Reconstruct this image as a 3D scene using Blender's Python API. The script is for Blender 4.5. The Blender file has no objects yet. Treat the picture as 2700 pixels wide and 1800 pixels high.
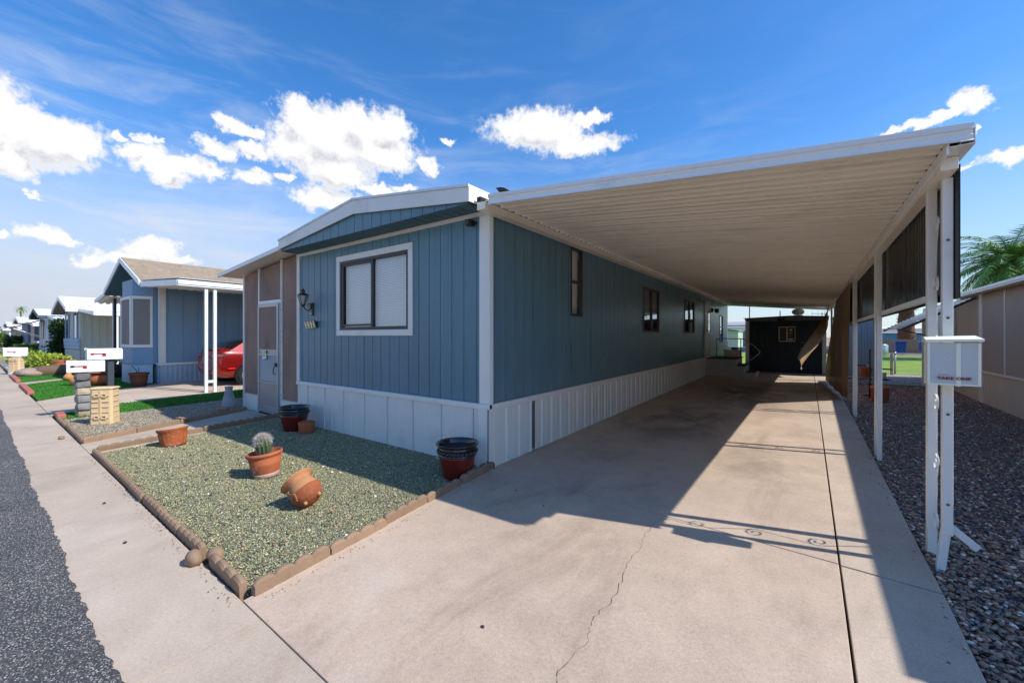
import bpy, math, random
import numpy as np
from mathutils import Vector, Matrix, Euler
random.seed(7); rng = np.random.default_rng(7)
S = bpy.context.scene; COL = S.collection
R = math.radians
# ------------------------------------------------------------------ camera
cd = bpy.data.cameras.new("camera"); cam = bpy.data.objects.new("camera", cd); COL.objects.link(cam)
cd.sensor_width = 36; cd.lens = 14.387; cd.clip_end = 3000; cd.clip_start = 0.05
cd.shift_y = -13/2700
cam.location = (0, 0, 1.5); cam.rotation_euler = (R(90), 0, R(35.9)); S.camera = cam
# ------------------------------------------------------------------ sun
SUN = Vector((0.98, 0.27, 1.0)).normalized()
sd = bpy.data.lights.new("sun", 'SUN'); sun = bpy.data.objects.new("sun", sd); COL.objects.link(sun)
sd.energy = 2.75; sd.angle = R(0.55); sd.color = (1.0, .95, .885)
sun.location = (10, 3, 12); sun.rotation_euler = (-SUN).to_track_quat('-Z', 'Y').to_euler()
S.view_settings.view_transform = 'Standard'; S.view_settings.look = 'None'
S.view_settings.exposure = 0.9; S.view_settings.gamma = 1.0
S.cycles.max_bounces = 10; S.cycles.diffuse_bounces = 6; S.cycles.transparent_max_bounces = 12
S.cycles.sample_clamp_indirect = 6

# ------------------------------------------------------------------ node helpers
class NT:
    def __init__(s, nt): s.nt = nt; s.n = nt.nodes; s.l = nt.links
    def new(s, t, **k):
        n = s.n.new(t)
        for a, v in k.items(): setattr(n, a, v)
        return n
    def put(s, sock, v):
        if isinstance(v, bpy.types.NodeSocket): s.l.new(v, sock)
        elif v is not None:
            try: sock.default_value = v
            except Exception: sock.default_value = (*v, 1) if len(v) == 3 else v
    def math(s, op, a, b=None, c=None, clamp=False):
        n = s.new('ShaderNodeMath', operation=op); n.use_clamp = clamp
        s.put(n.inputs[0], a); s.put(n.inputs[1], b); s.put(n.inputs[2], c); return n.outputs[0]
    def vmath(s, op, a, b=None, out=0, **k):
        n = s.new('ShaderNodeVectorMath', operation=op)
        s.put(n.inputs[0], a); s.put(n.inputs[1], b); return n.outputs[out]
    def noise(s, vec, scale, detail=4, rough=.55, dim='3D', out=0, dist=0):
        n = s.new('ShaderNodeTexNoise', noise_dimensions=dim)
        s.put(n.inputs['Vector'], vec); n.inputs['Scale'].default_value = scale
        n.inputs['Detail'].default_value = detail; n.inputs['Roughness'].default_value = rough
        n.inputs['Distortion'].default_value = dist
        return n.outputs[out]
    def voro(s, vec, scale, feature='F1', out='Distance', rnd=1):
        n = s.new('ShaderNodeTexVoronoi', feature=feature)
        s.put(n.inputs['Vector'], vec); n.inputs['Scale'].default_value = scale
        n.inputs['Randomness'].default_value = rnd
        return n.outputs[out]
    def mix(s, f, a, b, blend='MIX'):
        n = s.new('ShaderNodeMix', data_type='RGBA', blend_type=blend)
        s.put(n.inputs[0], f); s.put(n.inputs[6], a); s.put(n.inputs[7], b); return n.outputs[2]
    def ramp(s, f, stops, interp='LINEAR'):
        n = s.new('ShaderNodeValToRGB'); cr = n.color_ramp; cr.interpolation = interp
        while len(cr.elements) < len(stops): cr.elements.new(.5)
        for e, (p, c) in zip(cr.elements, stops):
            e.position = p; e.color = (*c, 1) if len(c) == 3 else c
        s.put(n.inputs[0], f); return n.outputs[0]
    def mr(s, v, a, b, c=0, d=1, smooth=False):
        n = s.new('ShaderNodeMapRange'); n.interpolation_type = 'SMOOTHSTEP' if smooth else 'LINEAR'
        s.put(n.inputs[0], v)
        for i, q in enumerate((a, b, c, d)): s.put(n.inputs[i+1], q)
        return n.outputs[0]
    def scale(s, vec, xyz):
        n = s.new('ShaderNodeMapping'); s.put(n.inputs[0], vec); n.inputs['Scale'].default_value = xyz
        return n.outputs[0]

# ------------------------------------------------------------------ sky
W = bpy.data.worlds.new("World"); S.world = W; W.use_nodes = True
t = NT(W.node_tree); t.n.clear()
sky = t.new('ShaderNodeTexSky', sky_type='NISHITA'); sky.sun_disc = False
sky.sun_elevation = math.asin(SUN.z); sky.sun_rotation = math.atan2(SUN.x, SUN.y)
sky.altitude = 350; sky.air_density = 1.0; sky.dust_density = 0.6; sky.ozone_density = 2.5
hs = t.new('ShaderNodeHueSaturation'); hs.inputs['Saturation'].default_value = 1.28; hs.inputs['Value'].default_value = 1.0
t.put(hs.inputs['Color'], sky.outputs[0])
skycol = t.mix(1.0, hs.outputs[0], (.90, 1.08, 1.22, 1), 'MULTIPLY')
tc = t.new('ShaderNodeTexCoord'); dirv = t.vmath('NORMALIZE', tc.outputs['Generated'])
sx = t.new('ShaderNodeSeparateXYZ'); t.put(sx.inputs[0], dirv)
az = t.math('ARCTAN2', sx.outputs[0], sx.outputs[1]); el = t.math('ARCSINE', sx.outputs[2])
cb = t.new('ShaderNodeCombineXYZ'); t.put(cb.inputs[0], az); t.put(cb.inputs[1], el); base = cb.outputs[0]
CL = [(-1.535,.335,.05,.035),(-1.54,.29,.045,.035),(-1.47,.30,.05,.03),(-1.511,.318,.023,.026),(-1.488,.317,.026,.029),(-1.447,.318,.036,.03),(-1.511,.267,.029,.024),(-1.394,.336,.019,.007),(-1.355,.346,.016,.007),(-1.35,.313,.035,.023),(-1.295,.316,.047,.018),(-1.332,.289,.03,.018),(-1.263,.314,.02,.013),(-1.25,.356,.03,.016),(-1.229,.402,.028,.014),(-1.193,.398,.022,.011),(-1.105,.439,.044,.037),(-1.051,.415,.085,.055),(-.99,.448,.049,.035),(-.917,.454,.052,.03),(-.945,.41,.078,.037),(-1.109,.385,.06,.031),(-1.034,.357,.078,.037),(-.921,.392,.052,.025),(-1.186,.366,.029,.013),(-1.193,.322,.029,.014),(-1.141,.326,.016,.008),(-1.051,.296,.064,.021),(-.945,.325,.037,.011),(-.883,.337,.029,.009),(-1.474,.166,.027,.013),(-1.451,.16,.019,.008),(-1.427,.129,.025,.01),(-1.383,.138,.041,.015),(-1.35,.161,.037,.017),(-1.317,.142,.034,.012),(-1.491,.223,.006,.005),(-.83,.387,.025,.015),(-.775,.438,.014,.007),(-1.523,.158,.012,.006),(-.565,.467,.108,.034),(-.447,.484,.05,.012),(-.464,.435,.094,.021),(.217,.364,.023,.014),(.183,.353,.033,.01),(.141,.351,.027,.007),(.254,.273,.021,.012),(.215,.269,.015,.005),(.221,.318,.005,.005)]
g = bpy.data.node_groups.new("cloud_field", 'ShaderNodeTree')
g.interface.new_socket(name="V", in_out='INPUT', socket_type='NodeSocketVector')
g.interface.new_socket(name="F", in_out='OUTPUT', socket_type='NodeSocketFloat'); g.interface.new_socket(name="C", in_out='OUTPUT', socket_type='NodeSocketFloat')
gt = NT(g); gi = gt.new('NodeGroupInput'); go = gt.new('NodeGroupOutput')
w1 = gt.noise(gi.outputs[0], 26, 6, .6, out=1)
w1 = gt.vmath('SUBTRACT', w1, (.5, .5, .5)); w1 = gt.vmath('MULTIPLY', w1, (.095, .055, 0))
vv = gt.vmath('ADD', gi.outputs[0], w1)
acc = None
for a, e, w, h in CL:
    d = gt.vmath('SUBTRACT', vv, (a, e, 0)); d = gt.vmath('MULTIPLY', d, (1/w, 1/h, 0))
    d = gt.vmath('LENGTH', d, out=1)
    acc = d if acc is None else gt.math('SMOOTH_MIN', acc, d, .25)
n2 = gt.noise(gi.outputs[0], 70, 7, .62)
n2 = gt.math('MULTIPLY', gt.math('SUBTRACT', n2, .5), 1.05)
f = gt.math('ADD', gt.math("SUBTRACT", 1.34, acc), n2)
gt.put(go.inputs[0], f)
gt.put(go.inputs[1], gt.math('ADD', gt.math('SUBTRACT', 1.26, acc), gt.math('MULTIPLY', gt.math('SUBTRACT', gt.noise(gi.outputs[0], 30, 3, .5), .5), .7)))
def field(v):
    n = t.new('ShaderNodeGroup'); n.node_tree = g; t.put(n.inputs[0], v); return n.outputs
f0, q0 = field(base); f1, q1 = field(t.vmath('ADD', base, (.012, .034, 0)))
mask = t.mr(f0, -.06, .58, 0, 1, True)
shade = t.mr(t.math('SUBTRACT', q1, q0), -.05, .85, 1, 0, True)
thick = t.mr(f0, .3, 1.1, 0, 1)
sh = t.math('MAXIMUM', shade, t.math('SUBTRACT', 1, thick))
ccol = t.mix(sh, (2.7, 2.85, 3.3, 1), (5.35, 5.35, 5.4, 1))
# thin high cirrus, more of it low and to the left
cir = t.noise(t.scale(base, (1.6, 7, 1)), 2.2, 6, .6, dist=.6)
cir = t.mr(cir, .42, .78, 0, 1, True)
lowleft = t.mr(az, .1, -1.4, .12, 1)
lowel = t.mr(el, .6, .25, .10, .9)
cir = t.math('MULTIPLY', t.math('MULTIPLY', cir, lowleft), lowel)
haze = t.math('MULTIPLY', t.mr(el, .44, .02, 0, 1, True), t.mr(az, .5, -1.3, .5, 1))
c1 = t.mix(haze, skycol, (3.45, 3.65, 4.15, 1))
c1 = t.mix(cir, c1, (3.8, 4.2, 4.9, 1))
bg0 = t.new('ShaderNodeBackground'); t.put(bg0.inputs[0], c1); bg0.inputs[1].default_value = .1
c2 = t.mix(mask, c1, ccol)
bg = t.new('ShaderNodeBackground'); t.put(bg.inputs[0], c2); bg.inputs[1].default_value = .1
band = t.math('LESS_THAN', t.math('ABSOLUTE', t.math('SUBTRACT', el, .31)), .25)
band = t.math('MULTIPLY', band, t.math('LESS_THAN', t.math('ABSOLUTE', t.math('ADD', az, .65)), 1.02))
mxs = t.new('ShaderNodeMixShader'); t.put(mxs.inputs[0], band); t.l.new(bg0.outputs[0], mxs.inputs[1]); t.l.new(bg.outputs[0], mxs.inputs[2])
ow = t.new('ShaderNodeOutputWorld'); t.l.new(mxs.outputs[0], ow.inputs[0])
W.cycles.sampling_method = 'MANUAL'; W.cycles.sample_map_resolution = 512

# ------------------------------------------------------------------ materials
def hexc(h):
    h = h.lstrip('#'); r = [int(h[i:i+2], 16)/255 for i in (0, 2, 4)]
    return tuple(x/12.92 if x <= .04045 else ((x+.055)/1.055)**2.4 for x in r)
def new_mat(name):
    m = bpy.data.materials.new(name); m.use_nodes = True; t = NT(m.node_tree)
    b = t.n['Principled BSDF']; o = t.n['Material Output']; return m, t, b, o
def M(name, col, rough=.5, var=.10, vs=1.5, fs=40, fvar=.05, bump=.15, bscale=60, metal=0, stretch=(1, 1, 1), spec=.5,
      grime=None, gs=2.5, gamt=.4, bd=.004, coat=0):
    m, t, b, o = new_mat(name)
    if isinstance(col, str): col = hexc(col)
    tc = t.new('ShaderNodeTexCoord'); v = t.scale(tc.outputs['Object'], stretch)
    n1 = t.noise(v, vs, 5); n2 = t.noise(v, fs, 3)
    f = t.math('ADD', t.math('MULTIPLY', t.math('SUBTRACT', n1, .5), var*4), t.math('MULTIPLY', t.math('SUBTRACT', n2, .5), fvar*4))
    k = t.math('ADD', f, 1)
    cc = t.new('ShaderNodeVectorMath', operation='SCALE'); cc.inputs[0].default_value = col; t.put(cc.inputs[3], k)
    out = cc.outputs[0]
    if name.startswith('tan cast'):
        oi = t.new('ShaderNodeObjectInfo'); out = t.mix(t.math('MULTIPLY', oi.outputs['Random'], .45), out, (*hexc('#6f5a49'), 1))
    if grime:
        gn = t.noise(v, gs, 8, .7); gm = t.mr(gn, .5, .75, 0, gamt, True)
        out = t.mix(gm, out, (*grime, 1))
    t.put(b.inputs['Base Color'], out)
    b.inputs['Roughness'].default_value = rough; b.inputs['Metallic'].default_value = metal
    b.inputs['Specular IOR Level'].default_value = spec
    if coat: b.inputs['Coat Weight'].default_value = coat; b.inputs['Coat Roughness'].default_value = .05
    rr = t.math('ADD', t.math('MULTIPLY', t.math('SUBTRACT', n1, .5), .25), rough, clamp=True); t.put(b.inputs['Roughness'], rr)
    if bump:
        bn = t.new('ShaderNodeBump'); bn.inputs['Strength'].default_value = bump; bn.inputs['Distance'].default_value = bd
        t.put(bn.inputs['Height'], t.noise(v, bscale, 4, .6)); t.put(b.inputs['Normal'], bn.outputs[0])
    return m
def M_attr(name, rough=.6, bump=0, gain=1.0, spec=.4):
    m, t, b, o = new_mat(name)
    a = t.new('ShaderNodeAttribute', attribute_name='Col')
    tc = t.new('ShaderNodeTexCoord'); n = t.noise(tc.outputs['Object'], 150, 2)
    k = t.math('MULTIPLY', t.math('ADD', .75, t.math('MULTIPLY', n, .5)), gain)
    cc = t.new('ShaderNodeVectorMath', operation='SCALE'); t.put(cc.inputs[0], a.outputs[0]); t.put(cc.inputs[3], k)
    t.put(b.inputs['Base Color'], cc.outputs[0]); b.inputs['Roughness'].default_value = rough
    b.inputs['Specular IOR Level'].default_value = spec
    return m
def M_concrete(name, col, speck=1.0, stain=.38, oil=False):
    m, t, b, o = new_mat(name); col = hexc(col)
    tc = t.new('ShaderNodeTexCoord'); v = tc.outputs['Object']
    big = t.noise(v, .55, 6, .62, dist=.4); mid = t.noise(v, 3.2, 6, .65); fine = t.noise(v, 190, 3, .7)
    st = t.noise(t.scale(v, (1, .35, 1)), 1.3, 7, .7, dist=.8)
    k = t.math('ADD', t.math('MULTIPLY', t.math('SUBTRACT', big, .5), .75), t.math('MULTIPLY', t.math('SUBTRACT', mid, .5), .42))
    k = t.math('ADD', k, t.math('MULTIPLY', t.math('SUBTRACT', fine, .5), speck)); k = t.math('ADD', k, t.math('MULTIPLY', t.math('SUBTRACT', t.noise(v, 55, 4, .75), .5), .62)); k = t.math('ADD', k, 1)
    cc = t.new('ShaderNodeVectorMath', operation='SCALE'); cc.inputs[0].default_value = col; t.put(cc.inputs[3], k)
    out = t.mix(t.mr(st, .48, .72, 0, stain, True), cc.outputs[0], (*hexc('#7d6757'), 1))
    out = t.mix(t.mr(big, .54, .72, 0, stain*.9, True), out, (*hexc('#b9b4ac'), 1))
    if oil:     # dark tyre and oil stains where cars stand
        om = None
        for ox, oy, rx, ry, am in ((-1.9, 7.6, 1.0, 1.9, .8), (-1.2, 11.5, 1.1, 2.8, .9), (-.45, 5.6, .55, 1.0, .45), (-2.2, 4.7, .5, .6, .3), (-.2, 13.5, .5, 1.6, .7)):
            d = t.vmath('MULTIPLY', t.vmath('SUBTRACT', v, (ox, oy, 0)), (1/rx, 1/ry, 0)); d = t.vmath('LENGTH', d, out=1)
            d = t.math('MULTIPLY', t.mr(d, 1.25, .15, 0, 1, True), am); om = d if om is None else t.math('MAXIMUM', om, d)
        on = t.mr(t.noise(t.scale(v, (1, .6, 1)), 1.6, 7, .7, dist=.7), .34, .66, 0, 1, True)
        out = t.mix(t.math('MULTIPLY', t.math('MULTIPLY', om, on), .85), out, (.055, .043, .036, 1))
    # dark pits and specks
    vd = t.voro(v, 38, 'F1'); rn = t.noise(v, 12, 2)
    pit = t.math('MULTIPLY', t.mr(vd, .10, .05, 0, 1), t.mr(rn, .55, .62, 0, 1))
    out = t.mix(t.math('MULTIPLY', pit, .7), out, (.06, .045, .035, 1))
    vd2 = t.voro(v, 4.3, 'F1'); sp = t.mr(vd2, .03, .018, 0, .75)
    out = t.mix(t.math('MULTIPLY', sp, t.mr(t.noise(v, 3, 2), .5, .56, 0, 1)), out, (.07, .05, .04, 1))
    t.put(b.inputs['Base Color'], out); b.inputs['Roughness'].default_value = .85; b.inputs['Specular IOR Level'].default_value = .3
    h = t.math('ADD', t.math('MULTIPLY', fine, .8), t.math('MULTIPLY', mid, .8)); h = t.math('SUBTRACT', h, pit)
    bn = t.new('ShaderNodeBump'); bn.inputs['Strength'].default_value = .35; bn.inputs['Distance'].default_value = .004
    t.put(bn.inputs['Height'], h); t.put(b.inputs['Normal'], bn.outputs[0])
    return m
def M_asphalt():
    m, t, b, o = new_mat("asphalt")
    tc = t.new('ShaderNodeTexCoord'); v = tc.outputs['Object']
    cr = t.voro(v, 125, 'F1', 'Color'); sx = t.new('ShaderNodeSeparateColor'); t.put(sx.inputs[0], cr)
    d = t.voro(v, 125, 'F1'); big = t.noise(v, 1.2, 6, .65)
    c = t.ramp(sx.outputs[0], [(0, hexc('#3a3a3b')), (.35, hexc('#5e5c5a')), (.65, hexc('#85807a')), (.86, hexc('#b3aca2')), (1, hexc('#dcd6cc'))])
    edge = t.mr(d, .35, .62, 0, 1)
    c = t.mix(edge, c, (.05, .05, .052, 1)); c = t.mix(t.mr(big, .35, .65, .35, 0), c, (.03, .03, .033, 1))
    t.put(b.inputs['Base Color'], c); b.inputs['Roughness'].default_value = .8
    bn = t.new('ShaderNodeBump'); bn.inputs['Strength'].default_value = .8; bn.inputs['Distance'].default_value = .006
    t.put(bn.inputs['Height'], t.math('SUBTRACT', 1, d)); t.put(b.inputs['Normal'], bn.outputs[0]); return m
def M_gravel(name, stops, scale=70, bd=.012, dark=.03, rough=.75):
    m, t, b, o = new_mat(name)
    tc = t.new('ShaderNodeTexCoord'); v = tc.outputs['Object']
    w = t.vmath('ADD', v, t.vmath('MULTIPLY', t.noise(v, scale*.7, 2, out=1), (.4/scale,)*3))
    n = t.new('ShaderNodeTexVoronoi'); t.put(n.inputs['Vector'], w); n.inputs['Scale'].default_value = scale
    sx = t.new('ShaderNodeSeparateColor'); t.put(sx.inputs[0], n.outputs['Color'])
    c = t.ramp(sx.outputs[0], stops, 'CONSTANT')
    c = t.mix(t.math('MULTIPLY', t.math('SUBTRACT', sx.outputs[1], .5), .5), c, (1, 1, 1, 1))
    c = t.mix(t.mr(n.outputs['Distance'], .42, .72, 0, .85), c, (dark, dark, dark, 1))
    t.put(b.inputs['Base Color'], c); b.inputs['Roughness'].default_value = rough
    bn = t.new('ShaderNodeBump'); bn.inputs['Strength'].default_value = 1; bn.inputs['Distance'].default_value = bd
    t.put(bn.inputs['Height'], t.math('SUBTRACT', 1, n.outputs['Distance'])); t.put(b.inputs['Normal'], bn.outputs[0]); return m
def M_glass(name, tint=(.8, .86, .88), tr=.55, rough=.02):
    m, t, b, o = new_mat(name)
    g = t.new('ShaderNodeBsdfGlossy'); g.inputs['Roughness'].default_value = rough; g.inputs[0].default_value = (.9, .95, 1, 1)
    tb = t.new('ShaderNodeBsdfTransparent'); tb.inputs[0].default_value = (*tint, 1)
    gm = t.new('ShaderNodeNewGeometry'); dt = t.math('ABSOLUTE', t.vmath('DOT_PRODUCT', gm.outputs['Normal'], gm.outputs['Incoming'], out=1))
    fac = t.math('ADD', t.math('MULTIPLY', t.math('POWER', t.math('SUBTRACT', 1, dt), 5), .93), .05+tr, clamp=True)
    mx = t.new('ShaderNodeMixShader'); t.put(mx.inputs[0], fac); t.l.new(tb.outputs[0], mx.inputs[1]); t.l.new(g.outputs[0], mx.inputs[2])
    t.l.new(mx.outputs[0], o.inputs[0]); t.n.remove(b); return m
def M_leaf(name, a, b_, rough=.55):
    m, t, b, o = new_mat(name)
    tc = t.new('ShaderNodeTexCoord'); n = t.noise(tc.outputs['Object'], 6, 5)
    gm = t.new('ShaderNodeNewGeometry')
    f = t.math('ADD', t.math('MULTIPLY', n, .7), t.math('MULTIPLY', gm.outputs['Random Per Island'], .5))
    c = t.mix(t.mr(f, .3, .9, 0, 1), (*hexc(a), 1), (*hexc(b_), 1))
    t.put(b.inputs['Base Color'], c); b.inputs['Roughness'].default_value = rough
    return m
def M_screen(name, col, cell=900, tr=.12, wav=.3):
    m, t, b, o = new_mat(name)
    tc = t.new('ShaderNodeTexCoord'); v = tc.outputs['Object']
    n1 = t.noise(t.scale(v, (1, 1, .6)), 1.8, 5, .6, dist=.5); n3 = t.noise(v, 260, 2)
    k = t.math('ADD', t.math('MULTIPLY', t.math('SUBTRACT', n1, .5), wav*3), t.math('MULTIPLY', t.math('SUBTRACT', n3, .5), .5)); k = t.math('ADD', k, 1)
    cc = t.new('ShaderNodeVectorMath', operation='SCALE'); cc.inputs[0].default_value = hexc(col); t.put(cc.inputs[3], k)
    t.put(b.inputs['Base Color'], cc.outputs[0]); b.inputs['Roughness'].default_value = .75
    tb = t.new('ShaderNodeBsdfTransparent'); mx = t.new('ShaderNodeMixShader'); mx.inputs[0].default_value = tr
    t.l.new(b.outputs[0], mx.inputs[1]); t.l.new(tb.outputs[0], mx.inputs[2]); t.l.new(mx.outputs[0], o.inputs[0])
    bn = t.new('ShaderNodeBump'); bn.inputs['Strength'].default_value = .5; bn.inputs['Distance'].default_value = .02
    t.put(bn.inputs['Height'], t.noise(v, 3, 3, .5, dist=1)); t.put(b.inputs['Normal'], bn.outputs[0]); return m

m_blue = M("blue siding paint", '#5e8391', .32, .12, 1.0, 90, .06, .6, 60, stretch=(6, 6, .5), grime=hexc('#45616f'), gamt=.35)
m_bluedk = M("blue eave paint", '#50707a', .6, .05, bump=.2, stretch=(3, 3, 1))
m_white = M("white trim paint", '#eae8e0', .45, .03, 2, 60, .02, .25, 90, stretch=(1, 1, .4), grime=hexc('#a9a79e'), gamt=.3)
m_skirt = M("painted metal skirting", '#e3e3dc', .38, .03, .8, 30, .012, .12, 8, grime=hexc('#a5aeb3'), gamt=.3, bd=.02)
m_post = M("white enamelled steel", '#e9e7df', .35, .04, 1, 40, .02, .05, 30, grime=hexc('#8f9091'), gamt=.25)
m_fascia = M("white aluminium fascia", '#ebeceb', .3, .025, .8, 30, .01, .08, 6, grime=hexc('#b7bcbe'), gamt=.3, bd=.01)
m_pan = M("beige aluminium roof pan", '#f2e9d8', .34, .05, .9, 40, .02, .1, 5, grime=hexc('#a8967c'), gamt=.35, stretch=(.4, 1, 1), bd=.01, spec=.6)
m_roof = M("white coated roof", '#dfe3e4', .5, .04, 1, 30, .03, .2, 30)
m_darkframe = M("dark bronze window frame", '#3d3634', .4, .08, 4, 60, .04, .05, 30)
m_black = M("black plastic", '#141416', .4, .05)
m_blind = M("white window blind", '#f0efe8', .6, .03, bump=0)
m_dark = M("dark interior", '#1d1e20', .8, .1, bump=0)
m_glass = M_glass("window glass", (.96, .98, .98), tr=.13)
m_glassd = M_glass("dark window glass", (.25, .3, .33), tr=.22)
m_conc = M_concrete("driveway concrete", '#bca894', oil=True)
m_walkc = M_concrete("sidewalk concrete", '#b8a794', stain=.26)
m_conc2 = M_concrete("pale ribbon concrete", '#beac98', stain=.35)
m_asph = M_asphalt()
m_dirt = M("dusty desert dirt", '#9b8672', .95, .12, .4, 30, .1, .4, 20, bd=.02)
m_edge = M("tan cast concrete edging", '#977c63', .85, .10, 4, 120, .12, .6, 160, grime=hexc('#6a5546'), gamt=.4, gs=8)
m_terra = M("terracotta clay", '#b0603a', .75, .12, 5, 60, .06, .3, 80, grime=hexc('#6e3a26'), gs=7, gamt=.45)
m_terra2 = M("pale weathered clay", '#b98257', .85, .15, 6, 60, .08, .6, 60, grime=hexc('#4f3428'), gs=9, gamt=.7)
m_terra3 = M("orange carved clay", '#a9592d', .8, .2, 9, 60, .1, 1, 40, grime=hexc('#c9a48a'), gs=12, gamt=.7, bd=.008)
m_lime = M("lime crusted clay", '#c4a998', .85, .12, 8)
m_soil = M("dark potting soil", '#2e241d', .95, .2, 20, 90, .2, 1, 60, bd=.01)
m_redglaze = M("oxblood glaze", '#6a1c15', .22, .12, 4, 40, .03, .05, 30, grime=hexc('#2c1512'), gs=5, gamt=.5, coat=.4)
m_blkglaze = M("black glaze", '#1b1b20', .2, .1, 4, 40, .02, .1, 30, coat=.5)
m_mesh = M_screen("brown sun screen", '#92786a', tr=.05, wav=.42)
m_shade = M_screen("tan shade cloth", '#a08058', tr=.03, wav=.15)
m_alu = M("mill aluminium", '#aab0b4', .38, .05, 3, 60, .03, .05, 40, metal=.6)
m_alup = M("grey metal kick panel", '#9a9c9e', .42, .08, 3, 60, .04, .1, 20, metal=.4)
m_bronze = M("aged brass", '#5b4a2c', .4, .2, 12, 60, .1, .2, 80, metal=.7)
m_frost = M("frosted lamp glass", '#a5aca4', .25, .08, 10, bump=.05)
m_cream = M("cream enamel", '#ddd2b0', .5, .05, 6)
m_ink = M("black ink", '#17171a', .6, 0, bump=0)
m_redink = M("dark red ink", '#8c1228', .5, 0, bump=0)
m_rust = M("rusty screw", '#7a5a44', .6, .2, bump=0)

# ------------------------------------------------------------------ mesh builder
def wloc(o):
    v = Vector((0, 0, 0))
    while o: v = v + o.location; o = o.parent
    return v
class B:
    def __init__(s): s.v = []; s.f = []; s.mi = []; s.cur = 0
    def add(s, vs, fs):
        n = len(s.v); s.v += [tuple(p) for p in vs]; s.f += [tuple(n+i for i in f) for f in fs]; s.mi += [s.cur]*len(fs); return s
    def box(s, x0, x1, y0, y1, z0, z1, bev=0):
        if x0 > x1: x0, x1 = x1, x0
        if y0 > y1: y0, y1 = y1, y0
        if z0 > z1: z0, z1 = z1, z0
        return s.add([(x0,y0,z0),(x1,y0,z0),(x1,y1,z0),(x0,y1,z0),(x0,y0,z1),(x1,y0,z1),(x1,y1,z1),(x0,y1,z1)],
                     [(0,3,2,1),(4,5,6,7),(0,1,5,4),(1,2,6,5),(2,3,7,6),(3,0,4,7)])
    def obox(s, c, ax, ay, az):   # oriented box from centre and half-axis vectors
        c = Vector(c); ax = Vector(ax); ay = Vector(ay); az = Vector(az)
        P = [c+i*ax+j*ay+k*az for k in (-1, 1) for i, j in ((-1,-1),(1,-1),(1,1),(-1,1))]
        return s.add(P, [(0,3,2,1),(4,5,6,7),(0,1,5,4),(1,2,6,5),(2,3,7,6),(3,0,4,7)])
    def bar(s, p, q, w, h=None, upv=(0, 0, 1)):
        p = Vector(p); q = Vector(q); h = h or w; d = (q-p); u = Vector(upv)
        if abs(d.normalized().dot(u)) > .98: u = Vector((0, 1, 0))
        sd_ = d.cross(u).normalized(); u = sd_.cross(d).normalized()
        return s.obox((p+q)/2, d/2, sd_*w/2, u*h/2)
    def quad(s, a, b, c, d): return s.add([a, b, c, d], [(0, 1, 2, 3)])
    def poly(s, pts): return s.add(pts, [tuple(range(len(pts)))])
    def prism(s, pts, dvec):    # extrude a closed planar polygon
        n = len(pts); dv = Vector(dvec); P = [Vector(p) for p in pts]; Q_ = [p+dv for p in P]
        return s.add(P+Q_, [tuple(range(n))[::-1], tuple(range(n, 2*n))]+[(i, (i+1) % n, n+(i+1) % n, n+i) for i in range(n)])
    def slab(s, pts, z0, th): # pts xy list, draped top z0+gz
        n = len(pts); T = [(x, y, gz(x, y)+z0) for x, y in pts]; L = [(x, y, z-th) for x, y, z in T]
        return s.add(T+L, [tuple(range(n))]+[(i, i+n, (i+1) % n+n, (i+1) % n) for i in range(n)])
    def tube(s, pts, r, n=8, caps=True, close=False):
        pts = [Vector(p) for p in pts]; rs = r if hasattr(r, '__len__') else [r]*len(pts)
        rings = []; pu = None
        for i, p in enumerate(pts):
            a = pts[max(i-1, 0)]; b = pts[min(i+1, len(pts)-1)]; d = (b-a).normalized() if (b-a).length > 1e-9 else Vector((0, 0, 1))
            u = pu if pu is not None else (Vector((0, 0, 1)) if abs(d.z) < .9 else Vector((1, 0, 0)))
            sd_ = d.cross(u).normalized(); u = sd_.cross(d).normalized(); pu = u
            rings.append([p+(sd_*math.cos(2*math.pi*k/n)+u*math.sin(2*math.pi*k/n))*rs[i] for k in range(n)])
        V = [q for r_ in rings for q in r_]; F = []
        for i in range(len(pts)-1):
            for k in range(n): F.append((i*n+k, i*n+(k+1) % n, (i+1)*n+(k+1) % n, (i+1)*n+k))
        if caps: F += [tuple(range(n))[::-1], tuple((len(pts)-1)*n+k for k in range(n))]
        return s.add(V, F)
    def lathe(s, prof, c=(0, 0, 0), n=40, mat=None, fn=None):
        V = []; F = []; c = Vector(c)
        for j, (r, z) in enumerate(prof):
            for k in range(n):
                a = 2*math.pi*k/n; rr = r*(fn(a, z, j) if fn else 1)
                p = Vector((rr*math.cos(a), rr*math.sin(a), z))
                V.append((mat @ p if mat else p)+c)
        for j in range(len(prof)-1):
            for k in range(n): F.append((j*n+k, j*n+(k+1) % n, (j+1)*n+(k+1) % n, (j+1)*n+k))
        if prof[0][0] > 1e-4: F.append(tuple(range(n))[::-1])
        if prof[-1][0] > 1e-4: F.append(tuple((len(prof)-1)*n+k for k in range(n)))
        return s.add(V, F)
    def ball(s, c, r, n=10, m=6, mat=None):
        pr = [(max(math.sin(math.pi*j/m), 1e-5), -math.cos(math.pi*j/m)) for j in range(m+1)]
        mm = Matrix.Diagonal(r if hasattr(r, '__len__') else (r, r, r)).to_3x3()
        if mat: mm = mat @ mm
        return s.lathe(pr, c, n, mm)
    def grid(s, nu, nv, fn):
        V = [fn(i/(nu-1), j/(nv-1)) for j in range(nv) for i in range(nu)]
        F = [(j*nu+i, j*nu+i+1, (j+1)*nu+i+1, (j+1)*nu+i) for j in range(nv-1) for i in range(nu-1)]
        return s.add(V, F)
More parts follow.
